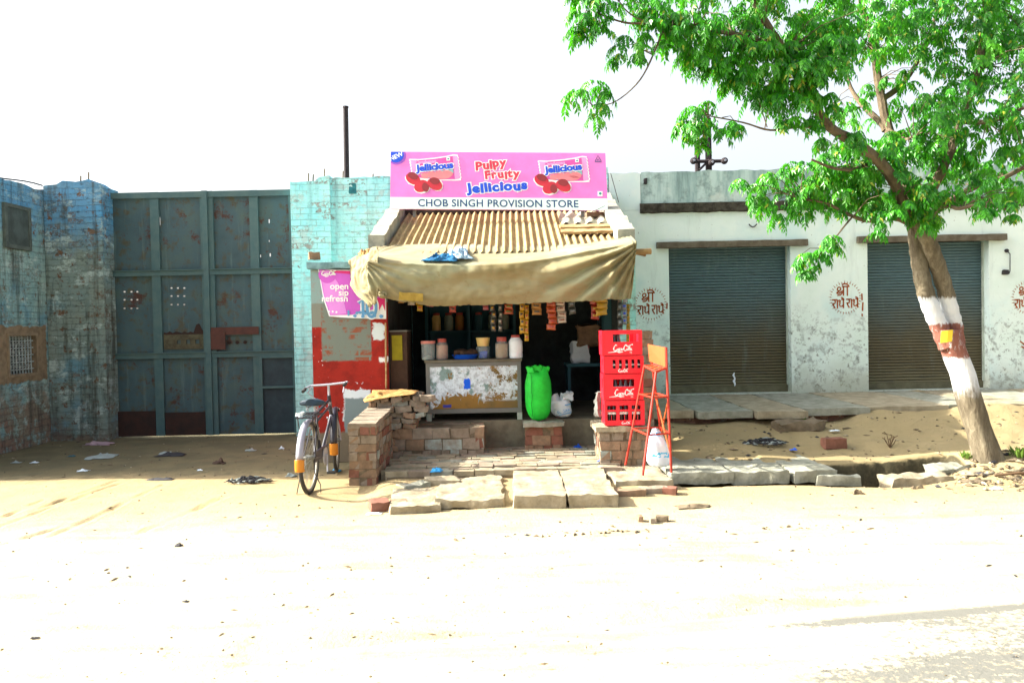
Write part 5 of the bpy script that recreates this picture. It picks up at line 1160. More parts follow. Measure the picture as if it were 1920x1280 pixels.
def jar(px, y, prof, body, lid, lidprof, label, glass=False, fill=.6, name='jar'):
    p = at(px, 665, y); t = thing(name, label, 'jar' if name == 'jar' else name, (p.x, y, CT), 'jars on the counter' if name == 'jar' else None)
    if glass:
        q = MB(); q.lathe([(max(0, r - .006), h) for r, h in prof if h < prof[-1][1] * fill] + [(0, prof[-1][1] * fill)], (p.x, y, CT + .004), 20); q.build('contents', M[body], t, smooth=True)
        q = MB(); q.lathe(prof, (p.x, y, CT), 20); q.build('glass_wall', M['glass'], t, smooth=True)
    else:
        q = MB(); q.lathe(prof, (p.x, y, CT), 20); q.build('body', M[body], t, smooth=True, angle=60)
    q = MB(); q.lathe(lidprof, (p.x, y, CT + prof[-1][1]), 18); q.build('lid', M[lid], t, smooth=True, angle=50)
jar(803, 9.74, [(0, 0), (.078, .002), (.082, .02), (.082, .20), (.078, .21)], 'jar_pale', 'lid_pink', [(.088, -.012), (.088, .022), (0, .024)], 'wide clear jar with flat pink lid and pale lumps inside', True, .28)
jar(829, 9.78, [(0, 0), (.068, .002), (.075, .02), (.075, .17), (.06, .205), (.05, .215)], 'jar_orange', 'lid_red', [(.052, -.012), (.054, .04), (0, .042)], 'clear ribbed jar with red lid holding orange sweets', True, .92)
jar(941, 9.74, [(0, 0), (.072, .002), (.080, .02), (.080, .17), (.066, .205), (.056, .215)], 'jar_nuts', 'lid_red', [(.058, -.012), (.060, .045), (0, .047)], 'clear jar of brown nuts with dull red lid', True, .95)
jar(967, 9.74, [(0, 0), (.078, .002), (.084, .02), (.084, .06), (.080, .07), (.084, .08), (.084, .20), (.078, .215), (.055, .25), (.05, .258)], 'jar_white', 'lid_red', [(.053, -.012), (.055, .022), (0, .024)], 'tall white plastic jar with dark red lid')
p = at(906, 655, 9.86); t = thing('tin_container', 'golden tin on a clear box between blue basin and nut jar', 'tin', (p.x, 9.86, CT))
q = MB(); q.lathe([(0, .15), (.07, .152), (.088, .25), (.088, .256), (.082, .255), (.068, .16), (0, .158)], (p.x, 9.86, CT), 20); q.build('tin', M['tin_gold'], t, smooth=True)
q = MB(); q.lathe([(0, 0), (.08, .002), (.085, .14), (.082, .149), (0, .15)], (p.x, 9.86, CT), 16); q.build('clear_jar', M['glass'], t, smooth=True); q = MB(); q.rbox((p.x, 9.86, CT + .05), (.10, .10, .08), (4, 4, 3), .02, 15); q.build('contents', M['blue_plastic'], t)
p = at(872, 665, 9.82); t = thing('basin', 'shallow blue plastic basin heaped with dark goods on the counter', 'basin', (p.x, 9.82, CT))
q = MB(); q.lathe([(0, 0), (.13, .002), (.165, .055), (.172, .058), (.16, .052), (.125, .01), (0, .008)], (p.x, 9.82, CT), 24, sy=.8); q.build('bowl', M['blue_plastic'], t, smooth=True)
q = MB(); q.rbox((p.x, 9.82, CT + .075), (.26, .18, .06), (8, 6, 3), .03, 12, seed=4); q.build('contents', M['dark_timber'], t)
# side cupboard with a yellow panel
t = thing('cupboard', 'narrow dark brown cupboard with yellow green panel beside the red wall', 'cupboard', (-1.36, 9.80, .455))
mb = MB(); mb.box(-1.475, -1.27, 9.66, 10.05, .455, 1.54); mb.build('body', M['dark_timber'], t)
mb = MB(); mb.box(-1.45, -1.325, 9.648, 9.658, 1.20, 1.50); mb.build('door_panel', M['yellow_green'], t)
mb = MB(); mb.box(-1.478, -1.262, 9.64, 10.06, 1.542, 1.56); mb.build('top', M['steel_grey'], t)
# wall shelves with jars at the back
t = thing('wall_shelf', 'dim blue wooden shelf unit on the back wall of the shop', 'shelf', (-.65, 11.75, 1.2))
mb = MB()
for x in (-1.25, -.64, .02): mb.box(x, x + .04, 11.55, 11.9, 1.1, 2.35)
for z in (1.1, 1.5, 1.95, 2.33): mb.box(-1.205, .015, 11.56, 11.88, z, z + .03)
mb.box(-1.25, .06, 11.9, 11.925, 1.1, 2.36); mb.build('unit', M['shelf_blue'], t)
rr = random.Random(21); k = 0
SHJ = [(-1.10, 1.53, 'tin_gold'), (-.92, 1.53, 'jar_pale'), (-.76, 1.53, 'jar_nuts'), (-.48, 1.53, 'shelf_blue'), (-.28, 1.53, 'jar_pale'), (-.10, 1.53, 'jar_pale'), (-1.05, 1.98, 'lid_red'), (-.85, 1.98, 'jar_orange'), (-.45, 1.98, 'sachet_green'), (-.22, 1.98, 'lid_red')]
cname = {'tin_gold': 'golden', 'jar_pale': 'pale', 'jar_nuts': 'brown', 'shelf_blue': 'blue', 'lid_red': 'red', 'jar_orange': 'orange', 'sachet_green': 'green'}
where = ['leftmost on the lower shelf', 'beside the golden one on the lower shelf', 'left of the lower shelf post', 'just right of the lower shelf post', 'third from the right on the lower shelf', 'rightmost on the lower shelf', 'leftmost on the upper shelf', 'beside the red one on the upper shelf', 'right of the upper shelf post', 'rightmost on the upper shelf']
for (x, z, c), wh in zip(SHJ, where):
    t = thing('jar', 'dim %s jar, %s inside the shop' % (cname[c], wh), 'jar', (x, 11.7, z), 'jars on the back shelf')
    q = MB(); q.lathe([(0, 0), (.062, .002), (.066, .02), (.066, .19), (.045, .23)], (x, 11.7, z + .002), 14); q.build('body', M[c], t, smooth=True)
    q = MB(); q.lathe([(.048, 0), (.05, .035), (0, .037)], (x, 11.7, z + .225), 12); q.build('lid', M['lid_red'], t)
mb = MB(); mb.box(.72, 1.25, 10.7, 11.2, 1.02, 1.06); mb.box(.74, .78, 10.72, 11.18, .455, 1.02); mb.box(1.19, 1.23, 10.72, 11.18, .455, 1.02); tag(mb.build('side_table', M['shelf_blue']), 'dim table inside the doorway on the right', 'table')
mb = MB(); mb.rbox((.92, 10.92, 1.21), (.24, .2, .30), (6, 5, 6), .05, 6, seed=5); tag(mb.build('sack', M['bag_white'], smooth=True), 'pale sack dimly seen on the table inside the doorway', 'sack')
mb = MB(); mb.rbox((1.04, 10.95, 1.43), (.30, .25, .30), (6, 5, 6), .07, 6, seed=9); tag(mb.build('bundle', M['brick_a'], smooth=True), 'brown bundle dimly seen above the pale sack in the doorway', 'bundle')
mb = MB(); mb.box(1.18, 1.275, 10.2, 10.5, .455, 2.2); tag(mb.build('door_post', M['shelf_blue']), 'blue grey upright post inside the doorway', 'post')
# sacks
def sack(name, c, rx, ry, h, mat, label, seed, lean=0., tie=True):
    def fn(u, v):
        a = 2 * math.pi * u; e = (max(0, 1 - abs(2 * v - 1) ** 3.2)) ** .5
        k = 1 + .06 * mnoise.noise(Vector((math.cos(a) * 2, math.sin(a) * 2, v * 5 + seed))) + .05 * (.3 - abs(mnoise.noise(Vector((math.cos(a) * 4 + v * 2, math.sin(a) * 4, v * 7 + seed))))) + .025 * math.cos(a * 9 + v * 3) * (v ** 3)
        r_ = .12 + .88 * e
        return (c[0] + rx * r_ * k * math.cos(a) + lean * v, c[1] + ry * r_ * k * math.sin(a), c[2] + h * v + .02 * math.cos(2 * a) * sst(.8, 1, v) * 2)
    q = MB(); q.grid(fn, 36, 30); q.f += [tuple(range(36))[::-1], tuple(30 * 37 + i for i in range(36))]; q.m += [0, 0]
    t = thing(name, label, 'sack', c); b = q.build('body', M[mat], t, smooth=True, angle=180)
    q = MB()
    if tie:
        for s_ in (-1, 0, 1): q.rbox((c[0] + s_ * rx * .55 + lean, c[1] - .02 + .02 * s_, c[2] + h * (.99 - .02 * abs(s_))), (.09, .05, .06), (4, 3, 3), .02, 20, rz(s_ * .5), seed + s_)
        q.build('tied_corner', M[mat], t, smooth=True)
        q = MB(); q.tube([(c[0] - rx * .52 + .006 * math.sin(i * 1.7), c[1] - ry * (.84 * (max(0, 1 - abs(2 * (.1 + .08 * i) - 1) ** 3.2)) ** .5 + .13), c[2] + h * (.1 + .08 * i)) for i in range(11)], .004, 4); q.build('seam', simple('dark green seam', C('0f7a2a')), t)
    return t
sack('green_sack', (.300, 9.50, .452), .155, .12, .63, 'lime', 'bright green full sack standing at the shop entrance', 3)
t = sack('white_sack', (.60, 9.74, .456), .125, .12, .26, 'bag_white', 'half empty white sack with blue print behind the green sack', 8, -.04, False)
mb = MB(); mb.text('SUGAR', .61, .53, 9.622, .05, .2); mb.stroke([(.53, .60), (.69, .63)], .012, 9.63); mb.stroke([(.55, .50), (.70, .53)], .008, 9.625); mb.build('print', M['bag_blue'], t)
q = MB(); q.rbox((.66, 9.70, .72), (.12, .10, .08), (5, 4, 4), .04, 14, rz(.4), 3); q.build('rolled_mouth', M['bag_white'], t, smooth=True)
# hanging strips of sachets
def strip(px, py0, n, Y, w_, h, mat, label, seed, mat2=None):
    p = at(px, py0, Y); rr = random.Random(seed); t = thing('sachet_strip', label, 'sachets', (p.x, Y, p.z - n * h), 'sachet strips hanging under the awning')
    mb = MB(); mb.tube([(p.x, Y, p.z), (p.x + .01, Y, p.z + .25)], .003, 4); mb.build('string', M['black_iron'], t)
    x = p.x
    for i in range(n):
        z1 = p.z - i * h; an = rr.uniform(-.15, .15); dx = rr.uniform(-.012, .012); tw = rr.uniform(-.35, .35)
        def fn(u, v):
            bul = .016 * math.sin(math.pi * u) * math.sin(math.pi * v) ** .6; a = (u - .5) * w_ * (1 - .10 * math.sin(math.pi * v)); cr = .006 * mnoise.noise(Vector((u * 5, v * 5, seed + i)))
            X = a * math.cos(tw); Yy = -bul + a * math.sin(tw) + cr; Z = -v * h * .97
            return (x + dx + X * math.cos(an) - Z * math.sin(an) * .3, Y + Yy, z1 + Z + X * math.sin(an))
        q = MB(); q.grid(fn, 8, 8); o = q.build('sachet', M[mat], t, smooth=True, angle=180); md = o.modifiers.new('thickness', 'SOLIDIFY'); md.thickness = .003
        q = MB(); g0 = len(q.v); q.grid(lambda u, v: tuple(Vector(fn(.2 + .6 * u, .3 + .3 * v)) - Vector((0, .004, 0))), 5, 4); q.build('print', M[mat2 or 'sachet_white'], o, smooth=True)
ST = [(1034, 564, 5, 9.35, 0.115, 0.068, 'sachet_orange', 'longest orange sachet strip in the middle of the doorway', 'sachet_red'), (1052, 562, 4, 9.36, 0.11, 0.068, 'sachet_white', 'white and brown sachet strip beside the long orange one', 'brick_c'), (1115, 558, 3, 9.33, 0.1, 0.085, 'sachet_red', 'red sachet strip hanging nearest the crates', 'sachet_yellow'), (1128, 555, 3, 9.3, 0.14, 0.075, 'sachet_yellow', 'bulging yellow packets bunched above the crates', 'sachet_yellow'), (1071, 564, 2, 9.4, 0.09, 0.08, 'sachet_dark', 'dark sachets right of the white and brown strip', 'sachet_silver'), (978, 568, 4, 9.4, 0.06, 0.09, 'sachet_yellow', 'narrow yellow sachet strip beside the white jar', 'sachet_dark'), (986, 572, 5, 9.42, 0.05, 0.085, 'sachet_yellow', 'thin yellow sachet strip right of the narrow one', 'sachet_orange'), (924, 571, 4, 9.5, 0.06, 0.08, 'sachet_dark', 'black and yellow sachet strip above the tin', 'sachet_yellow'), (938, 571, 4, 9.5, 0.05, 0.08, 'sachet_dark', 'black and white sachet strip above the nut jar', 'sachet_white'), (1006, 568, 2, 9.4, 0.12, 0.07, 'tan_cloth', 'brown packets left of the long orange strip', 'sachet_dark'), (952, 570, 2, 9.5, 0.11, 0.06, 'sachet_orange', 'dark orange packets behind the black sachet strips', 'sachet_green'), (772, 557, 1, 9.75, 0.09, 0.1, 'sachet_white', 'single grey and white packet at the left awning corner', 'sachet_silver'), (786, 559, 2, 9.75, 0.07, 0.08, 'sachet_yellow', 'orange yellow packets near the left awning corner', 'sachet_orange'), (805, 561, 1, 9.75, 0.1, 0.09, 'sachet_pink', 'pink packet hanging over the wide jar', 'sachet_orange'), (825, 561, 1, 9.75, 0.12, 0.07, 'sachet_green', 'green packet hanging over the ribbed jar', 'sachet_yellow'), (850, 561, 2, 9.75, 0.09, 0.08, 'lid_red', 'dark red packets over the blue basin', 'sachet_dark'), (866, 563, 1, 9.75, 0.07, 0.06, 'bag_blue', 'small blue packet over the blue basin', 'sachet_silver'), (752, 553, 1, 9.75, 0.07, 0.1, 'tan_cloth', 'brown packet above the narrow cupboard', 'sachet_dark'), (912, 572, 1, 9.5, 0.07, 0.06, 'sachet_pink', 'small pink packet over the golden tin', 'sachet_red'), (1170, 500, 8, 9.42, 0.06, 0.085, 'sachet_silver', 'silver sachet strip on the turquoise brick pillar', 'ink_blue'), (1162, 540, 6, 9.4, 0.06, 0.09, 'sachet_dark', 'long dark sachet strip beside the awning edge', 'sachet_silver'), (1177, 570, 5, 9.5, 0.05, 0.09, 'sachet_yellow', 'yellow green sachet strip nearest the white wall', 'sachet_green')]
for i, s_ in enumerate(ST): strip(*s_[:8], 30 + i, s_[8])

# ================================================================== tree
TB = Vector((4.83, 8.06, 0))
t = thing('street_tree', 'leaning tree with white and red painted trunk bands and feathery leaves', 'tree', TB)
def limb(mb, pts, r0, r1, seg=12, sub=5, wob=.0, seed=0):
    P = [Vector(p) for p in pts]; out = []; n = len(P)
    for i in range(n - 1):
        a, b, c, d = P[max(i - 1, 0)], P[i], P[i + 1], P[min(i + 2, n - 1)]
        for k in range(sub):
            s_ = k / sub; out.append(.5 * ((2 * b) + (c - a) * s_ + (2 * a - 5 * b + 4 * c - d) * s_ ** 2 + (3 * b - a - 3 * c + d) * s_ ** 3))
    out.append(P[-1]); m_ = len(out) - 1
    if wob: out = [p + mnoise.noise_vector(p * 2.5 + Vector((seed, 0, 0))) * wob * (0 if i == 0 else 1) for i, p in enumerate(out)]
    mb.tube(out, [(r0 + (r1 - r0) * (i / m_)) * (1 + .06 * math.sin(i * 1.9 + seed)) for i in range(len(out))], seg); return out
def A(px, py, Y=8.06): return at(px, py, Y)
mb = MB(); pts = [A(1862, 905), A(1854, 862), A(1838, 812), A(1822, 760), A(1806, 700), A(1788, 655), A(1774, 618)]
P = []
for i in range(len(pts)): P.append(pts[i])
rad = [.17, .140, .124, .120, .117, .117, .122]
out = []
n = len(P); seg = 20
for i in range(n - 1):
    for k in range(6): out.append((P[i].lerp(P[i + 1], k / 6), rad[i] + (rad[i + 1] - rad[i]) * k / 6))
out.append((P[-1], rad[-1])); b = len(mb.v); vs = []
for i, (p, r_) in enumerate(out):
    for k in range(seg):
        a = 2 * math.pi * k / seg; d = Vector((math.cos(a), math.sin(a), 0)); q_ = p + d * r_
        fl = .06 * math.exp(-max(0, p.z - .06) / .10) * (1 + math.sin(a * 5 + 1)) * .5
        q_ += d * (.022 * mnoise.noise(Vector((math.cos(a) * 2, math.sin(a) * 2, p.z * 1.6))) + .012 * mnoise.noise(Vector((math.cos(a) * 5, math.sin(a) * 5, p.z * 4))) + fl); vs.append(q_)
mb.add(vs, [(i * seg + k, i * seg + (k + 1) % seg, (i + 1) * seg + (k + 1) % seg, (i + 1) * seg + k) for i in range(len(out) - 1) for k in range(seg)] + [tuple((len(out) - 1) * seg + k for k in range(seg))])
limb(mb, [A(1777, 650, 8.05), A(1762, 615, 8.05), A(1748, 585, 8.05), A(1733, 540, 8.07), A(1724, 490, 8.1), A(1718, 450, 8.14), A(1713, 405, 8.18)], .088, .075, 14, 6, .006, 1)
limb(mb, [A(1794, 660, 8.10), A(1789, 615, 8.12), A(1782, 585, 8.11), A(1771, 540, 8.08), A(1754, 485, 8.02), A(1735, 440, 7.97), A(1714, 405, 7.95)], .084, .072, 14, 6, .006, 2)
mb.build('trunk', M['bark'], t, smooth=True, angle=180)
br = MB(); BRP = []
def B(pts, r0, r1, wob=.04, seed=0, seg=8):
    o = limb(br, [A(*q) if len(q) == 3 else A(q[0], q[1]) for q in pts], r0, r1, seg, 5, wob, seed); BRP.extend(o)
B([(1714, 415, 8.1), (1700, 360, 8.2), (1682, 300, 8.3), (1662, 240, 8.4), (1650, 180, 8.5), (1638, 100, 8.6), (1615, 0, 8.7), (1600, -120, 8.8)], .066, .028, .03, 3)
B([(1712, 420, 7.97), (1670, 330, 7.7), (1610, 270, 7.5), (1555, 235, 7.4), (1510, 160, 7.3), (1462, 90, 7.2), (1415, 10, 7.1), (1370, -90, 7.0)], .060, .022, .03, 4)
B([(1714, 412, 8.0), (1745, 360, 7.9), (1775, 300, 7.9), (1800, 230, 8.0), (1835, 130, 8.1), (1850, 0, 8.3), (1860, -120, 8.4)], .055, .022, .03, 5)
B([(1712, 425, 8.0), (1690, 412, 7.95), (1660, 408, 7.9), (1625, 414, 7.85), (1590, 402, 7.8), (1548, 380, 7.8), (1500, 372, 7.8)], .032, .010, .01, 6)
B([(1716, 418, 8.1), (1770, 385, 8.3), (1820, 352, 8.4), (1880, 330, 8.5), (1960, 300, 8.6)], .045, .02, .03, 7)
B([(1660, 245, 8.4), (1620, 200, 8.6), (1590, 150, 8.8), (1560, 60, 8.9)], .035, .012, .03, 8); B([(1655, 190, 8.5), (1700, 150, 8.6), (1740, 80, 8.7), (1760, 0, 8.8)], .035, .012, .03, 9)
B([(1600, 405, 7.8), (1580, 428, 7.6), (1566, 446, 7.4), (1545, 470, 7.4)], .010, .005, .005, 10, 6); B([(1560, 240, 7.4), (1500, 238, 7.3), (1445, 244, 7.2), (1395, 230, 7.15), (1330, 218, 7.1)], .014, .005, .005, 11, 6)
B([(1462, 90, 7.2), (1400, 70, 7.1), (1330, 55, 7.0), (1265, 45, 6.95), (1225, 42, 6.9), (1170, 42, 6.9), (1110, 20, 6.9)], .022, .006, .012, 12, 6); B([(1245, 48, 6.95), (1228, 95, 6.9), (1200, 150, 6.9), (1155, 190, 6.85), (1115, 200, 6.85)], .010, .004, .005, 13, 6); B([(1235, 45, 6.9), (1195, 35, 6.9), (1165, 10, 6.9), (1150, -30, 6.9)], .008, .004, .005, 14, 6)
B([(1800, 230, 8.0), (1850, 230, 7.8), (1900, 210, 7.6), (1960, 190, 7.5)], .03, .012, .02, 15); B([(1682, 300, 8.3), (1640, 300, 8.0), (1590, 320, 7.6), (1520, 300, 7.3)], .03, .010, .02, 16); B([(1745, 360, 7.9), (1790, 390, 7.4), (1840, 385, 7.1), (1890, 395, 7.0)], .022, .008, .02, 17)
B([(1612, 202, 8.6), (1580, 210, 8.5), (1560, 190, 8.4)], .014, .006, .02, 18); B([(1662, 240, 8.4), (1700, 260, 8.0), (1730, 250, 7.6)], .02, .006, .02, 19)
# leaf clusters: (px, py, rx, ry, depth, thickness, weight)
CL = [(1095, 30, 50, 45, 6.9, 0.25, 0.92), (1150, 10, 60, 40, 6.9, 0.3, 0.92), (1185, 95, 45, 35, 6.9, 0.25, 0.92), (1105, 190, 52, 36, 6.85, 0.22, 1.15), (1240, 12, 60, 40, 6.9, 0.3, 1.03), (1300, 40, 80, 65, 7.0, 0.4, 1.26), (1300, 110, 45, 35, 7.0, 0.3, 0.8), (1325, 222, 58, 34, 7.1, 0.25, 1.15), (1305, 262, 22, 18, 7.1, 0.12, 1.15), (1370, 80, 70, 70, 7.1, 0.5, 1.2), (1420, 125, 75, 75, 7.2, 0.5, 1.3), (1470, 170, 70, 50, 7.2, 0.5, 1.2), (1440, 40, 90, 60, 7.2, 0.6, 1.2), (1540, 50, 90, 70, 7.4, 0.7, 1.2), (1520, 130, 70, 60, 7.1, 0.5, 1.3), (1565, 110, 60, 60, 7.1, 0.5, 1.2), (1640, 50, 90, 70, 8.0, 0.8, 1.1), (1740, 40, 90, 60, 8.2, 0.8, 1.01), (1840, 40, 90, 70, 8.2, 0.8, 1.12), (1900, 120, 60, 90, 7.9, 0.7, 1.12), (1800, 130, 60, 55, 8.0, 0.7, 1.01), (1700, 120, 50, 45, 8.2, 0.6, 0.81), (1600, 190, 40, 35, 8.2, 0.5, 0.6), (1440, 190, 40, 30, 7.2, 0.3, 0.9), (1480, 225, 35, 22, 7.2, 0.25, 0.6), (1540, 255, 35, 25, 7.3, 0.3, 0.7), (1720, 210, 60, 45, 7.8, 0.6, 1.12), (1790, 210, 60, 50, 7.9, 0.6, 1.12), (1870, 220, 60, 50, 7.7, 0.6, 1.12), (1640, 270, 45, 30, 7.8, 0.5, 0.8), (1700, 275, 70, 40, 7.9, 0.6, 1.22), (1780, 280, 70, 45, 7.8, 0.6, 1.01), (1860, 300, 60, 40, 8.0, 0.6, 0.91), (1560, 305, 60, 38, 7.85, 0.4, 1.43), (1610, 300, 60, 40, 7.85, 0.5, 1.3), (1510, 345, 55, 40, 7.95, 0.4, 1.43), (1580, 355, 80, 40, 7.95, 0.5, 1.54), (1650, 350, 70, 45, 7.95, 0.5, 1.82), (1450, 340, 45, 25, 7.95, 0.35, 0.99), (1430, 378, 42, 30, 7.95, 0.35, 1.21), (1480, 385, 50, 32, 7.95, 0.35, 1.21), (1545, 395, 40, 20, 7.95, 0.35, 0.99), (1720, 375, 45, 40, 7.7, 0.4, 1.56), (1740, 410, 25, 25, 7.8, 0.25, 1.3), (1660, 400, 30, 20, 7.95, 0.35, 0.91), (1545, 462, 40, 26, 7.4, 0.2, 1.38), (1525, 490, 38, 24, 7.4, 0.2, 1.26), (1510, 512, 10, 12, 7.4, 0.08, 0.92), (1645, 430, 24, 12, 7.6, 0.15, 0.65), (1810, 350, 45, 25, 8.2, 0.4, 0.78), (1880, 360, 50, 30, 7.3, 0.4, 1.17), (1895, 398, 16, 22, 7.0, 0.15, 1.43), (1845, 385, 14, 14, 7.0, 0.12, 1.04), (1900, 260, 40, 40, 7.6, 0.4, 1.01), (1840, 400, 10, 8, 7.0, 0.1, 0.52), (1300, -60, 110, 60, 7.0, 0.6, 0.6), (1480, -80, 130, 70, 7.3, 0.9, 0.6), (1650, -90, 130, 80, 8.2, 1.0, 0.6), (1830, -90, 130, 80, 8.3, 1.0, 0.6), (2000, 0, 90, 90, 8.2, 0.9, 0.61), (2020, 160, 80, 90, 8.0, 0.8, 0.61), (1990, 300, 70, 60, 8.2, 0.7, 0.61), (1560, -190, 130, 60, 8.0, 1.0, 0.4), (1760, -200, 150, 70, 8.4, 1.0, 0.4), (1940, -140, 120, 80, 8.3, 1.0, 0.4), (1650, 200, 60, 60, 9.3, 0.4, 0.51), (1750, 330, 60, 50, 9.0, 0.4, 0.78), (1560, 200, 50, 40, 9.0, 0.4, 0.4), (1880, 60, 70, 70, 8.6, 0.5, 0.78), (1900, 330, 40, 40, 8.4, 0.4, 0.9), (1700, 60, 60, 60, 8.8, 0.5, 0.62), (1790, 380, 25, 20, 7.6, 0.2, 0.8), (1405, 355, 35, 25, 7.7, 0.25, 1.0), (1260, 60, 40, 30, 6.95, 0.25, 0.8), (1120, 60, 40, 30, 6.9, 0.2, 0.8), (1290, 240, 40, 22, 7.1, 0.2, 0.9), (1360, 235, 30, 20, 7.1, 0.2, 0.8), (1740, 398, 42, 26, 7.55, 0.25, 1.2), (1688, 392, 40, 20, 7.5, 0.25, 1.1), (1640, 385, 50, 22, 7.6, 0.3, 1.1), (1765, 350, 45, 30, 7.5, 0.3, 1.1), (1500, 310, 40, 22, 7.7, 0.3, 1.0), (1600, 270, 50, 25, 7.4, 0.3, 1.0), (1380, 140, 40, 25, 7.1, 0.3, 0.8), (1235, 60, 40, 35, 6.95, 0.25, 0.8), (1520, 200, 50, 30, 7.2, 0.3, 0.9)]
lf = MB(); rr = random.Random(99); LV = lf.v; LF = lf.f; LM = lf.m
def leaflet(p, d, nrm, L, W_):
    side = d.cross(nrm); b = len(LV); dr = nrm * (-.12 * L)
    for q in (p, p + d * (.38 * L) + side * W_ + nrm * (.10 * W_), p + d * L + dr * 1.6, p + d * (.38 * L) - side * W_ + nrm * (.10 * W_)): LV.append((q.x, q.y, q.z))
    mid = p + d * (.42 * L) + dr * .3 - nrm * (.12 * W_); LV.append((mid.x, mid.y, mid.z))
    LF.append((b, b + 4, b + 2, b + 1)); LF.append((b, b + 3, b + 2, b + 4)); LM.extend((0, 0))
def compound(p, d, L, npair):
    d = d.normalized(); up = Vector((0, 0, 1)); q = p.copy(); step_ = L / (npair + 1)
    for i in range(npair + 1):
        d = (d + Vector((0, 0, -.14 - .045 * i))).normalized(); side = d.cross(up)
        if side.length < .05: side = Vector((1, 0, 0))
        side.normalize(); nrm = side.cross(d).normalized(); q = q + d * step_
        ll = (.066 - .020 * abs(i / npair - .45)) * rr.uniform(.85, 1.2)
        if i < npair:
            for s_ in (1, -1):
                dd = (side * s_ * .8 + d * .45 + Vector((0, 0, -.6)) + Vector((rr.uniform(-.2, .2), rr.uniform(-.2, .2), rr.uniform(-.25, .15)))).normalized()
                nn = (nrm + Vector((rr.uniform(-.35, .35), rr.uniform(-.35, .35), 0))); nn = (nn - dd * nn.dot(dd)).normalized(); leaflet(q, dd, nn, ll, ll * .20)
        else: leaflet(q, d, nrm, ll, ll * .2)
for (px, py, rx, ry, Y, th, wt) in CL:
    c = A(px, py, Y); sx = rx * Y / FPX; sz = ry * Y / FPX
    ntw = max(3, int(wt * .0040 * rx * ry * (1 + th * .5)))
    near = min(BRP, key=lambda q: (q - c).length)
    for k in range(ntw):
        while True:
            v = Vector((rr.uniform(-1, 1), rr.uniform(-1, 1), rr.uniform(-1, 1)))
            if v.length < 1: break
        tip = c + Vector((v.x * sx, v.y * th, v.z * sz))
        if k % 3 == 0: br.tube([near + Vector((rr.uniform(-.03, .03),) * 3), near.lerp(tip, .5) + Vector((0, 0, .06)), tip], [.006, .004, .0025], 4, False)
        base = tip - Vector((v.x * sx * .3, v.y * th * .3, 0)) + Vector((0, 0, .03))
        for j in range(rr.choice((3, 4, 4, 5))):
            an = rr.uniform(0, 2 * math.pi); d = Vector((math.cos(an) + v.x * .5, math.sin(an) * .9 + v.y * .4, rr.uniform(-.45, .35)))
            L_ = rr.uniform(.13, .24) * min(1, .45 + .55 * sx / .3); compound(base, d, L_, 5 if L_ < .15 else 6)
br.build('branch', M['limb'], t, smooth=True)
lf.build('crown', M['leaf'], t)
p0 = A(1773, 631, 7.83); mb = MB(); mb.grid(lambda u, v: (p0.x - .055 + .115 * u + .01 * v, p0.y - .02 + .03 * abs(u - .5), p0.z - .06 + .115 * v + .012 * u), 8, 4); o = mb.build('paper_notice', M['notice']); md = o.modifiers.new('thickness', 'SOLIDIFY'); md.thickness = .002; tag(o, 'small yellow paper notice fixed to the red trunk band', 'notice')

# ================================================================== poles
p1 = at(650, 330, 13.2); p2 = at(648, 203, 13.2); mb = MB(); mb.tube([(p1.x, 13.2, 0), (p1.x, 13.2, p1.z), (p2.x, 13.2, p2.z)], [.05, .045, .043], 10); tt = thing('iron_pole', 'plain dark pole rising behind the turquoise wall', 'pole', (p1.x, 13.2, 0)); mb.build('shaft', M['pole_dark'], tt, smooth=True)
mb = MB(); mb.lathe([(.05, 0), (.05, .03), (0, .035)], (p2.x, 13.2, p2.z), 8); mb.build('fitting', M['pole_dark'], tt)
YP = 16.
tt = thing('power_pole', 'twin dark electricity pole with insulators behind the white parapet', 'pole', (at(1320, 310, YP).x, YP, 0)); mb = MB()
for a, b, r_ in (((1308, 318), (1306, 228), .055), ((1329, 318), (1327, 222), .065)):
    q1, q2 = at(*a, YP), at(*b, YP); mb.tube([(q1.x, YP, 0), q1, q2], r_, 8)
mb.build('shaft', M['pole_dark'], tt, smooth=True)
mb = MB(); q1, q2 = at(1296, 303, YP - .1), at(1362, 302, YP - .1); mb.tube([q1, q2], .035, 6); mb.tube([at(1312, 318, YP - .1), at(1330, 300, YP - .1)], .025, 6); mb.build('cross_arm', M['pole_dark'], tt)
for q in ((1300, 302), (1334, 305), (1358, 302)):
    c = at(*q, YP - .16); mb = MB(); mb.lathe([(0, -.09), (.03, -.085), (.062, -.05), (.03, -.04), (.066, -.01), (.066, .01), (.03, .05), (0, .06)], c, 14, 'Y'); ins = mb.build('insulator', M['pole_dark'], tt, smooth=True)
    mb = MB(); mb.lathe([(0, -.10), (.022, -.098), (.022, -.088), (0, -.086)], c, 10, 'Y'); mb.build('wire_clamp', M['chrome'], ins)

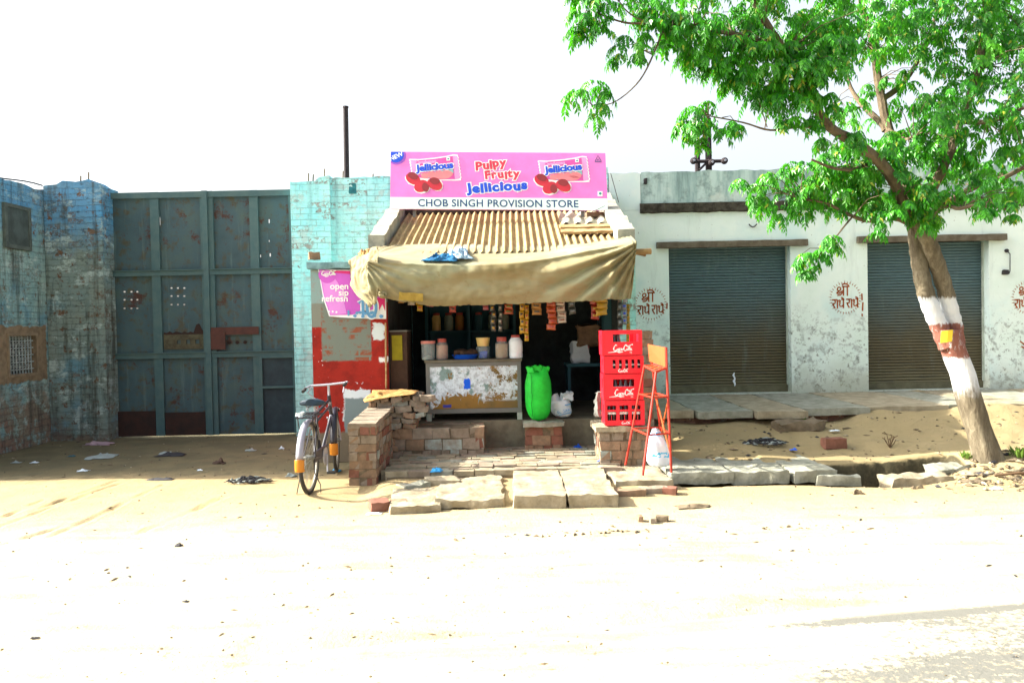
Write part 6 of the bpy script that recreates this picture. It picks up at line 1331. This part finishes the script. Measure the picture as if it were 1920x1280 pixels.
# ================================================================== litter, stones, weeds
def scrap(px, py, sx, sy, h, mat, label, seed, cat='litter', name='litter_scrap', z=None, group='litter on the ground'):
    p = on(px, py, 0.0 if z is None else z); zz = (ground_h(p.x, p.y) if z is None else z)
    def fn(u, v):
        e = math.sin(math.pi * u) * math.sin(math.pi * v); k = mnoise.noise(Vector((u * 4, v * 4, seed))); w_ = mnoise.noise_vector(Vector((u * 3, v * 3, seed + 4)))
        return (p.x + (u - .5 + w_.x * .25) * sx, p.y + (v - .5 + w_.y * .25) * sy, zz + .006 + h * max(0, e * (.6 + k)))
    q = MB(); q.grid(fn, 12, 10); o = q.build(name, M[mat], smooth=True, angle=180); md = o.modifiers.new('thickness', 'SOLIDIFY'); md.thickness = .003
    return tag(o, label, cat, group)
LT = [(185, 833, .35, .25, .05, 'litter_pink', 'dull pink plastic scrap in shade before the gate pillar'), (190, 858, .30, .35, .06, 'litter_grey', 'largest grey plastic sheet in shade before the gate'), (322, 853, .34, .2, .05, 'litter_black', 'black rag in shade in front of the gate'), (312, 851, .18, .14, .04, 'litter_grey', 'grey scrap touching the black rag'), (412, 868, .14, .12, .06, 'dark_timber', 'dark brown lump in shade before the right gate leaf'),
      (155, 882, .12, .07, .03, 'bag_white', 'small white scrap just inside the shade edge'), (30, 868, .12, .06, .02, 'litter_grey', 'thin pale strip near the foot of the side wall'), (65, 868, .08, .06, .02, 'bag_white', 'tiny white scrap near the foot of the side wall'), (135, 857, .10, .08, .02, 'shelf_blue', 'small blue scrap before the gate pillar'), (470, 844, .14, .1, .03, 'litter_grey', 'grey crumpled scrap before the wicket'), (528, 842, .06, .06, .03, 'bag_white', 'tiny white scrap beside the wicket'), (375, 882, .06, .05, .015, 'bag_white', 'tiny white scrap near the sunlit edge'),
      (630, 882, .10, .10, .04, 'bag_blue', 'pale blue scrap between the bicycle and low wall'), (545, 893, .10, .1, .04, 'litter_grey', 'grey scrap left of the bicycle wheel'), (740, 956, .10, .08, .02, 'bag_white', 'white paper scrap by the loose red bricks'), (702, 963, .12, .06, .015, 'bag_white', 'white strip on the sand below the cracked slab'), (300, 900, .3, .1, .03, 'litter_black', 'thin twig like scrap on the shade edge'), (335, 1024, .06, .05, .025, 'litter_black', 'dark leaf lying alone on the bright sand'),
      (66, 1197, .045, .025, .012, 'litter_black', 'dark chip low on the bright sand at left'), (348, 1128, .04, .02, .01, 'litter_black', 'dark chip on the bright sand near the middle'), (1300, 950, .28, .12, .03, 'mortar', 'crumbled dirt clod right of the row of bricks'), (1575, 903, .15, .06, .02, 'litter_grey', 'grey strip at the ditch end'), (1607, 926, .10, .08, .06, 'mortar', 'brown clod alone below the ditch'), (1785, 885, .22, .16, .05, 'bag_white', 'white paper rubbish by the tree foot'), (1820, 898, .16, .1, .04, 'stone', 'pale chip heap by the tree foot'), (1868, 918, .10, .06, .03, 'bag_white', 'white scrap at the right edge below the tree'), (1830, 905, .3, .12, .03, 'mortar', 'brown clod heap below the tree')]
for i, l in enumerate(LT): scrap(*l, i + 1)
scrap(818, 884, .11, .09, .06, 'bag_blue', 'bright blue scrap on the shaded forecourt bricks', 61, z=.12); scrap(1083, 839, .10, .07, .04, 'blue_plastic', 'dark blue scrap on the shaded forecourt near the pedestal', 62, z=.12); scrap(1124, 867, .07, .06, .03, 'blue_plastic', 'tiny blue scrap at the foot of the pedestal', 63, z=.12); scrap(1128, 878, .13, .1, .03, 'bag_white', 'white crumpled paper at the foot of the pedestal', 64, z=.10); scrap(1488, 844, .08, .05, .02, 'blue_plastic', 'blue scrap beyond the thin drain slabs', 65, z=.15); scrap(1565, 808, .12, .05, .02, 'bag_white', 'white stick like scrap on the dirt bank', 66, z=.28)
def shred_heap(px, py, w_, d, n, label, seed, mats, z=None):
    p = on(px, py, z or 0); rr = random.Random(seed); q = MB(); zz = ground_h(p.x, p.y)
    for i in range(n):
        a = rr.uniform(0, 6.28); r_ = rr.random() ** .6; c = Vector((p.x + w_ * r_ * math.cos(a), p.y + d * r_ * math.sin(a), zz + .015 + .06 * (1 - r_) * rr.random())); b = rr.uniform(-.7, .7); L_ = rr.uniform(.04, .12); q.cur = rr.randrange(len(mats))
        q.tube([c, c + Vector((L_ * .5 * math.cos(b), L_ * .5 * math.sin(b), rr.uniform(0, .02))), c + Vector((L_ * math.cos(b + .3), L_ * math.sin(b + .3), rr.uniform(-.01, .01)))], [.004, .010, .003], 4)
    tag(q.build('rubbish_heap', [M[k] for k in mats]), label, 'rubbish', 'litter on the ground')
shred_heap(458, 906, .22, .10, 90, 'heap of black and white plastic shreds on the shade edge', 3, ['litter_black', 'litter_grey', 'litter_black']); shred_heap(1428, 830, .24, .16, 110, 'black burnt rubbish heap on the shaded dirt bank', 4, ['litter_black', 'litter_black', 'litter_grey'], .2)
# twigs and weeds
def weed(px, py, z, n, h, label, seed):
    p = on(px, py, z); rr = random.Random(seed); q = MB(); zz = ground_h(p.x, p.y)
    for i in range(n):
        a = rr.uniform(0, 6.28); l = h * rr.uniform(.5, 1); d = Vector((math.cos(a), math.sin(a), 0)); c = Vector((p.x, p.y, zz)) + d * rr.uniform(0, h * .7); s_ = d.cross(Vector((0, 0, 1))) * l * .16; t_ = c + d * l * .5 + Vector((0, 0, l)); m_ = c + d * l * .2 + Vector((0, 0, l * .55))
        q.add([c, m_ + s_, t_, m_ - s_], [(0, 1, 2, 3)])
    tag(q.build('weed', M['weed']), label, 'weed', 'weeds on the dirt')
weed(1500, 806, .25, 60, .10, 'dark green weed tuft in shade below the flagstones', 1); weed(1614, 791, .3, 30, .06, 'yellowish weed tuft at the plinth below the flagstones', 2); weed(1812, 858, .15, 40, .08, 'green weed at the tree foot beside the ditch', 3); weed(1912, 862, .15, 60, .12, 'dark green weed at the right edge behind the tree', 4)
q = MB(); p = on(1668, 832, .2); z = ground_h(p.x, p.y)
for k in range(9): q.tube([(p.x, p.y, z), (p.x + .05 * math.cos(k), p.y + .05 * math.sin(k), z + .05 + .012 * k), (p.x + .07 * math.cos(k * 1.3), p.y + .05 * math.sin(k), z + .09 + .01 * k)], .004, 4)
tag(q.build('dry_plant', M['twig']), 'small dry brown plant on the sunlit bank', 'plant')
q = MB(); p = on(1905, 900, .05); q.tube([(p.x - .2, p.y, .10), (p.x, p.y - .05, .13), (p.x + .35, p.y - .1, .10)], [.012, .016, .01], 6); tag(q.build('fallen_branch', M['twig']), 'fallen bare branch on the ground right of the tree', 'branch')
# small stones and clods: more than anyone would count
q = MB(); rr = random.Random(77)
def chip(x, y, s_, lift=.3):
    z = ground_h(x, y) if y > 4.1 else .02; a = rr.uniform(0, 3.14); el = rr.choice((1, 1.4, 2, 3.2)); q.cur = rr.choices([0, 1, 2, 3], [5, 3, 2, 1])[0]
    ca, sa = math.cos(a), math.sin(a); vs = []
    for dx, dy, dz in ((1, 0, 0), (-1, 0, 0), (0, 1, 0), (0, -1, 0), (0, 0, 1), (0, 0, -1)):
        X, Y_, Z = dx * s_ * el * rr.uniform(.7, 1.2), dy * s_ * rr.uniform(.7, 1.2), dz * s_ * .7
        vs.append((x + X * ca - Y_ * sa, y + X * sa + Y_ * ca, z + Z + s_ * lift))
    q.add(vs, [(0, 2, 4), (2, 1, 4), (1, 3, 4), (3, 0, 4), (2, 0, 5), (1, 2, 5), (3, 1, 5), (0, 3, 5)])
for i in range(1300):
    px = rr.uniform(-60, 1980); py = 880 + 400 * rr.random() ** 1.5
    p = on(px, py)
    if -1.4 < p.x < 1.7 and p.y > 7: continue
    if mnoise.noise(Vector((p.x * .7, p.y * .9, 2))) < -.05 and i % 3: continue
    chip(p.x, p.y, rr.choice((.003, .004, .005, .007, .011)) * (1.0 if py < 1100 else .8))
for i in range(420):
    x, y = rr.gauss(4.9, .6), rr.gauss(7.75, .22); chip(x, y, rr.choice((.006, .01, .014, .02, .03)))
for i in range(260): x, y = rr.uniform(1.9, 6.6), rr.uniform(8.4, 9.8); chip(x, y, rr.choice((.006, .009, .013, .02)))
for i in range(260): x, y = rr.uniform(-6.8, -2.2), rr.uniform(8.8, 12); chip(x, y, rr.choice((.006, .008, .012)))
for i in range(70): x = rr.choice((rr.uniform(-.1, 1.0), rr.uniform(-.5, 1.1), rr.uniform(1.9, 2.6))); chip(x, 6.05 + .03 * x + rr.gauss(0, .04), rr.choice((.006, .008, .011, .017)))
o = q.build('gravel', [M['pebble'], M['mortar'], M['stone'], M['litter_black']]); o['kind'] = 'stuff'
